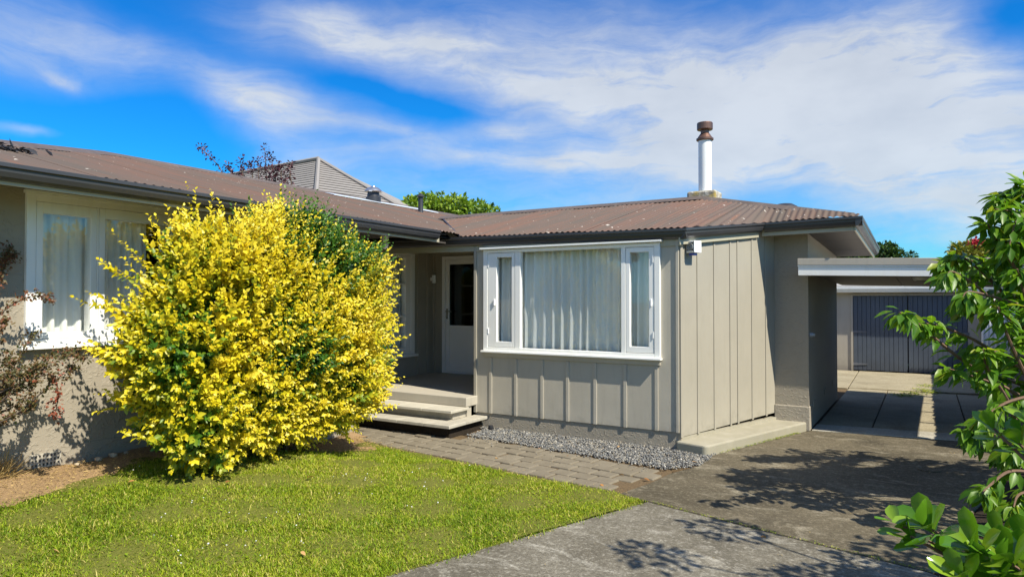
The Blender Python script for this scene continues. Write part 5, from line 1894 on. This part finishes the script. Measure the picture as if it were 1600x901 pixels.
# ------------------------------------------------------------------ grass
def grass():
    n_ = 860000
    # density falls with distance from the camera
    X = rng.uniform(-8.0, -1.9, n_)
    Y = rng.uniform(-.8, 6.2, n_)
    ok = (X < lawn_edge_x(Y) + rng.normal(0, .030, n_) + .02 * np.sin(Y * 9 + np.sin(Y * 31))) & (Y < path_near_y(X) - .03 + rng.normal(0, .03, n_)) & (X > bed_edge(Y) + rng.normal(0, .05, n_))
    xr_ = X * RT.x + Y * RT.y
    zf = X * FW.x + Y * FW.y
    ok &= (zf > 2.6) & ((np.abs(xr_ / np.maximum(zf, .1)) < .85) & (zf > 3.4) | (rng.uniform(size=n_) < .5))
    # thin patches
    pat = np.sin(X * 2.1 + 1.3 * np.sin(Y * 1.7)) * np.sin(Y * 2.6 + X) + .5 * np.sin(X * 6 + Y * 4.3) + .4 * np.sin(X * 13 - Y * 11)
    ok &= rng.uniform(size=n_) < (.80 + .2 * pat)
    X, Y, pat = X[ok], Y[ok], pat[ok]
    n_ = len(X)
    Z = lawn_z(X, Y) + .004
    h = rng.gamma(5, .0029, n_) * (1 + .22 * pat)
    tuft = rng.uniform(size=n_) < .02
    h = np.where(tuft, h * 1.7, h)
    ang = rng.uniform(0, 2 * PI, n_)
    lean = rng.uniform(.4, 1.7, n_)
    dx, dy = np.cos(ang) * lean * h, np.sin(ang) * lean * h
    wv = rng.uniform(.0016, .0034, n_)
    px_, py_ = -np.sin(ang) * wv, np.cos(ang) * wv
    v = np.empty((n_, 5, 3))
    v[:, 0] = np.stack([X - px_, Y - py_, Z], 1)
    v[:, 1] = np.stack([X + px_, Y + py_, Z], 1)
    v[:, 2] = np.stack([X + dx * .4 - px_ * .8, Y + dy * .4 - py_ * .8, Z + h * .65], 1)
    v[:, 3] = np.stack([X + dx * .4 + px_ * .8, Y + dy * .4 + py_ * .8, Z + h * .65], 1)
    v[:, 4] = np.stack([X + dx, Y + dy, Z + h * .95], 1)
    f = (np.array([(0, 1, 3), (0, 3, 2), (2, 3, 4)])[None] + (np.arange(n_) * 5)[:, None, None]).reshape(-1, 3)
    big = np.sin(X * 1.3 + 2) * np.sin(Y * 1.6 + 1) * .08 - .05 * pat
    t = np.clip(rng.normal(.52, .22, n_) + big * 1.6 + .10 * np.sin(X * 17 + 3 * np.sin(Y * 5)) * np.sin(Y * 19 + X * 4), 0, 1)
    dead = rng.uniform(size=n_) < .09 + .06 * np.sin(X * 2.7 + 2) * np.sin(Y * 3.3)
    t = np.where(dead, rng.uniform(.88, 1, n_), t)
    o = np_mesh('grass', v.reshape(-1, 3), f, 'grass_blade', tint=np.repeat(t, 5))
    tag(o, kind='stuff')
    # clover flowers
    k = 260
    X = rng.uniform(-6, -2.2, k); Y = rng.uniform(2.4, 5.8, k)
    cl_ = np.sin(X * 3 + 1) + np.sin(Y * 4 + X)
    ok = (X < lawn_edge_x(Y) - .05) & (Y < path_near_y(X) - .1) & (X > bed_edge(Y) + .1) & (cl_ > .3)
    X, Y = X[ok], Y[ok]
    P = np.stack([X, Y, lawn_z(X, Y) + .04], 1)
    tag(stones('clover_flowers', P, rng.uniform(.004, .008, len(P)), 'white_flower', rng.uniform(0, 1, len(P))), kind='stuff')
    # broad weeds
    k = 5200
    X = rng.uniform(-6.2, -2.1, k); Y = rng.uniform(2.2, 6.0, k)
    ok = (X < lawn_edge_x(Y) - .02) & (Y < path_near_y(X) - .05) & (X > bed_edge(Y) + .02) & (np.sin(X * 4.3) + np.sin(Y * 5.1 + X * 2) > rng.normal(.1, .7, k))
    X, Y = X[ok], Y[ok]
    P = np.stack([X, Y, lawn_z(X, Y) + rng.uniform(.012, .03, len(X))], 1)
    v, f, t = leaves_arrays(P, unit(rng.normal(size=P.shape) * [1, 1, .3]), unit(rng.normal(0, .25, P.shape) + [0, 0, 1]), rng.uniform(.014, .03, len(P)), rng.uniform(.009, .016, len(P)), np.clip(rng.normal(.4, .2, len(P)), 0, .8), .3)
    tag(np_mesh('lawn_weeds', v, f, 'grass_blade', tint=t), kind='stuff')


grass()


def litter(name, n_, region, mat, lo, hi, wr, zf, tint=None):
    X, Y = region(n_)
    P = np.stack([X, Y, zf(X, Y)], 1)
    k = len(P)
    s_ = rng.uniform(lo, hi, k)
    v, f, t = leaves_arrays(P, unit(rng.normal(size=(k, 3)) * [1, 1, .12]), unit(rng.normal(0, .3, (k, 3)) + [0, 0, 1]), s_, s_ * wr, rng.uniform(0, 1, k), .3)
    return tag(np_mesh(name, v, f, mat, tint=t), kind='stuff')


def reg_bed(n_):
    Y = rng.uniform(1.9, 6.1, n_)
    X = -6.12 + (bed_edge(Y) + .08 + 6.12) * rng.uniform(0, 1, n_) ** .9
    return X, Y


litter('bed_litter', 5200, reg_bed, 'dry_grass', .008, .03, .28, lambda X, Y: lawn_z(X, Y) + .035 + rng.uniform(0, .012, len(X)))


def reg_path(n_):
    X = rng.uniform(-6.2, -2.2, n_)
    Y = path_near_y(X) + np.abs(rng.normal(0, .10, n_)) - .06
    w_ = rng.uniform(size=n_) < np.clip(.22 + (-X - 5.0) * .9, .12, 1)
    return X[w_], Y[w_]


litter('path_litter', 3200, reg_path, 'dry_grass', .006, .022, .3, lambda X, Y: .012 + rng.uniform(0, .01, len(X)) + lawn_z(X, Y))


def reg_moss(n_):
    t = rng.uniform(0, 1, n_) ** .8
    X = -1.99 + .58 * t + rng.normal(.015, .012, n_)
    Y = 7.62 + 1.7 * t
    return X, Y


litter('ledge_moss', 900, reg_moss, 'grass_blade', .008, .02, .5, lambda X, Y: .004 + rng.uniform(0, .018, len(X)))


def reg_weed(n_):
    c = np.array([(-.05, 14.9), (.1, 14.6), (-.35, 13.9), (.0, 15.6), (-.2, 14.2)])[rng.integers(0, 5, n_)]
    return c[:, 0] + rng.normal(0, .10, n_), c[:, 1] + rng.normal(0, .10, n_)


litter('drive_weeds', 900, reg_weed, 'grass_blade', .03, .07, .2, lambda X, Y: rng.uniform(0, .04, len(X)))

def reg_drive(n_):
    X = rng.uniform(-2.6, 1.2, n_)
    Y = rng.uniform(2.6, 9.2, n_)
    ok = (X > lawn_edge_x(Y) + .05) & (rng.uniform(size=n_) < np.clip(.25 + .35 * (X + 1), .1, 1)) & ~((Y > 7.2) & (X < -1.95 + (Y - 7.4) * .32))
    return X[ok], Y[ok]


litter('drive_litter', 800, reg_drive, 'dry_grass', .006, .022, .35, lambda X, Y: .010 + rng.uniform(0, .006, len(X)))


def reg_joint(n_):
    t = rng.uniform(0, 1, n_)
    return -1.97 + 1.98 * t + rng.normal(0, .012, n_), 5.52 - .50 * t + rng.normal(0, .012, n_)


litter('joint_moss', 500, reg_joint, 'grass_blade', .006, .016, .5, lambda X, Y: .003 + rng.uniform(0, .01, len(X)))
k = 90
X = rng.uniform(-4.8, -2.0, k)
Y = np.interp(X, [-5.02, -2.22, -1.98], [7.03, 6.66, 7.0]) - np.abs(rng.normal(0, .10, k))
tag(stones('stray_stones', np.stack([X, Y, np.full(k, .014)], 1), rng.uniform(.005, .011, k), 'gravel_stone', rng.beta(2, 2, k)), kind='stuff')

# dry straw tuft at the left edge
tf = thing('straw_tuft', at(-10, 770, 5.1), 'clump of dry straw-coloured grass at the foot of the left wall', 'grass clump')
k = 200
c = at(-12, 775, 5.2)
base = np.array([c.x, c.y, float(lawn_z(c.x, c.y)) + .02]) + rng.normal(0, .07, (k, 3)) * [1, 1, 0]
dirv = unit(rng.normal(0, .7, (k, 3)) + np.array([.35, .45, .8]))
v, f, t = leaves_arrays(base, dirv, unit(rng.normal(size=(k, 3))), rng.uniform(.10, .32, k), np.full(k, .005), rng.uniform(0, 1, k), 6.0)
np_mesh('blades', v, f, 'dry_grass', tf, t)

# stick lying at the edge of the bed
s0, s1 = at(0, 773, 5.75), at(92, 752, 6.0)
pts = []
for i in range(9):
    p = s0.lerp(s1, i / 8)
    pts.append((p.x, p.y + .02 * math.sin(i * 1.3), float(lawn_z(p.x, p.y)) + .045 + .006 * math.sin(i * 2)))
tag(MB().tube(pts, [.016, .018, .017, .018, .016, .015, .013, .012, .006], 7).build('stick', 'dark_wood', smooth=True), 'dark stick lying on the dry soil beside the lawn edge', 'stick')


# pale stones at the foot of the wall
def rock(x, y, r, label, mat='dry_rock'):
    z = float(lawn_z(x, y)) + .03
    v = ico * (1 + rng.normal(0, .15, (12, 1))) * np.array([1.2, .9, .65]) * r + np.array([x, y, z + .35 * r])
    o = MB().add([tuple(p) for p in v], [tuple(t) for t in icof]).build('stone', mat, bevel=.006)
    return tag(o, label, 'stone', 'stones at the foot of the left wall')


paint('dry_rock', (.42, .34, .23), .9, .15, (.3, .22, .14), 60, .6)
rock(-6.05, 3.30, .045, 'largest pale stone at the foot of the wall left of the shrub')
rock(-6.02, 3.16, .035, 'flat pale stone second along the wall from the shrub')
rock(-6.07, 3.42, .028, 'small pale stone nearest the shrub at the wall foot')
rock(-6.0, 2.98, .03, 'small brown stone just right of the air grille')

# pebble and dark cap on the gravel
tag(MB().lathe((-4.84, 7.46, .015), [(.03, 0), (.035, .01), (.03, .05), (.015, .055)], 12).build('pipe_cap', 'black_metal', smooth=True), 'small black pipe cap on the gravel beside the steps', 'pipe cap')
tag(MB().lathe((.02, 8.0, .002), [(.10, 0), (.10, .006), (.085, .007), (.08, .004), (.02, .005)], 24).build('drain_cover', 'drive_concrete'), 'round dark drain cover set in the shaded driveway', 'drain cover')
# dark clump on the far left ridge
def clump():
    c = at(14, 236, 8.6)
    c.z = left_z(c.x, c.y) + .02
    for it in range(400):
        c = at(14, 237, 6 + it * .02)
        if c.z < left_z(c.x, c.y) + .02:
            break
    k = 70
    P = np.array(c) + rng.normal(size=(k, 3)) * np.array([.05, .09, .012]) + [0, 0, .02]
    v, f, t = leaves_arrays(P, unit(rng.normal(size=(k, 3)) * [1, 1, .4]), unit(rng.normal(size=(k, 3)) + [0, 0, 1]), rng.uniform(.05, .12, k), rng.uniform(.02, .04, k), rng.uniform(0, 1, k), .5)
    o = np_mesh('roof_debris', v, f, 'black_metal', None, t, origin=tuple(c))
    tag(o, kind='stuff')


clump()

# ------------------------------------------------------------------ fallen leaves
lm = leaf_obj_mesh('fallen_leaf', 'dry_leaf', 1.0, .5, .4, 4)
spots = [
    ('paving', 1005, 748, 'dry brown leaf on the last paving bricks, nearest the driveway corner'), ('paving', 968, 741, 'dry brown leaf on the paving where needles gather near its driveway end'),
    ('paving', 888, 712, 'dry leaf on the paving close to the gravel edge, below the corner of the window'), ('paving', 842, 700, 'dry leaf on the paving under the middle of the front window'),
    ('paving', 775, 717, 'dry leaf midway across the paving, nearest the steps'), ('paving', 937, 757, 'dry leaf at the lawn edge of the brick paving'),
    ('gravel', 760, 664, 'orange dry leaf on the gravel touching the bottom step'), ('gravel', 770, 666, 'orange dry leaf on the gravel beside the black pipe cap'),
    ('gravel', 967, 699, 'brown leaf in the middle of the gravel strip'), ('gravel', 1080, 724, 'orange leaf at the pointed right end of the gravel strip'),
    ('lawn', 480, 752, 'pale dry leaf on the lawn below the right half of the golden shrub'), ('lawn', 362, 757, 'pale dry leaf on the lawn just below the middle of the golden shrub'),
    ('lawn', 213, 757, 'small orange leaf on the lawn at the end of the dry garden bed'), ('lawn', 472, 868, 'largest dry leaf on the near part of the lawn'),
    ('lawn', 85, 865, 'dry leaf on the lawn in the lower left corner'), ('drive', 1398, 796, 'brown leaf alone on the driveway just above the glossy shrub'),
    ('drive', 1190, 836, 'brown leaf on the near concrete slab by the joint')]
DZ = {'paving': .014, 'gravel': .03, 'lawn': .04, 'drive': .012}
for grp, x, y, label in spots:
    z = 0.0
    for it in range(6):
        zc = (CAM_H - z) * F_PX / (y - 467.3)
        p = at(x, y, zc)
        z = float(lawn_z(p.x, p.y)) if grp == 'lawn' else 0.0
    rot = Matrix.Rotation(random.uniform(0, 6.28), 3, 'Z') @ Matrix.Rotation(random.gauss(0, .25), 3, 'X') @ Matrix.Rotation(random.gauss(.1, .2), 3, 'Y')
    s = random.uniform(.045, .075)
    o = piece('fallen_leaf', lm, None, (p.x, p.y, z + DZ[grp]), rot, (s, s, s))
    tag(o, label, 'leaf', 'dry fallen leaves')
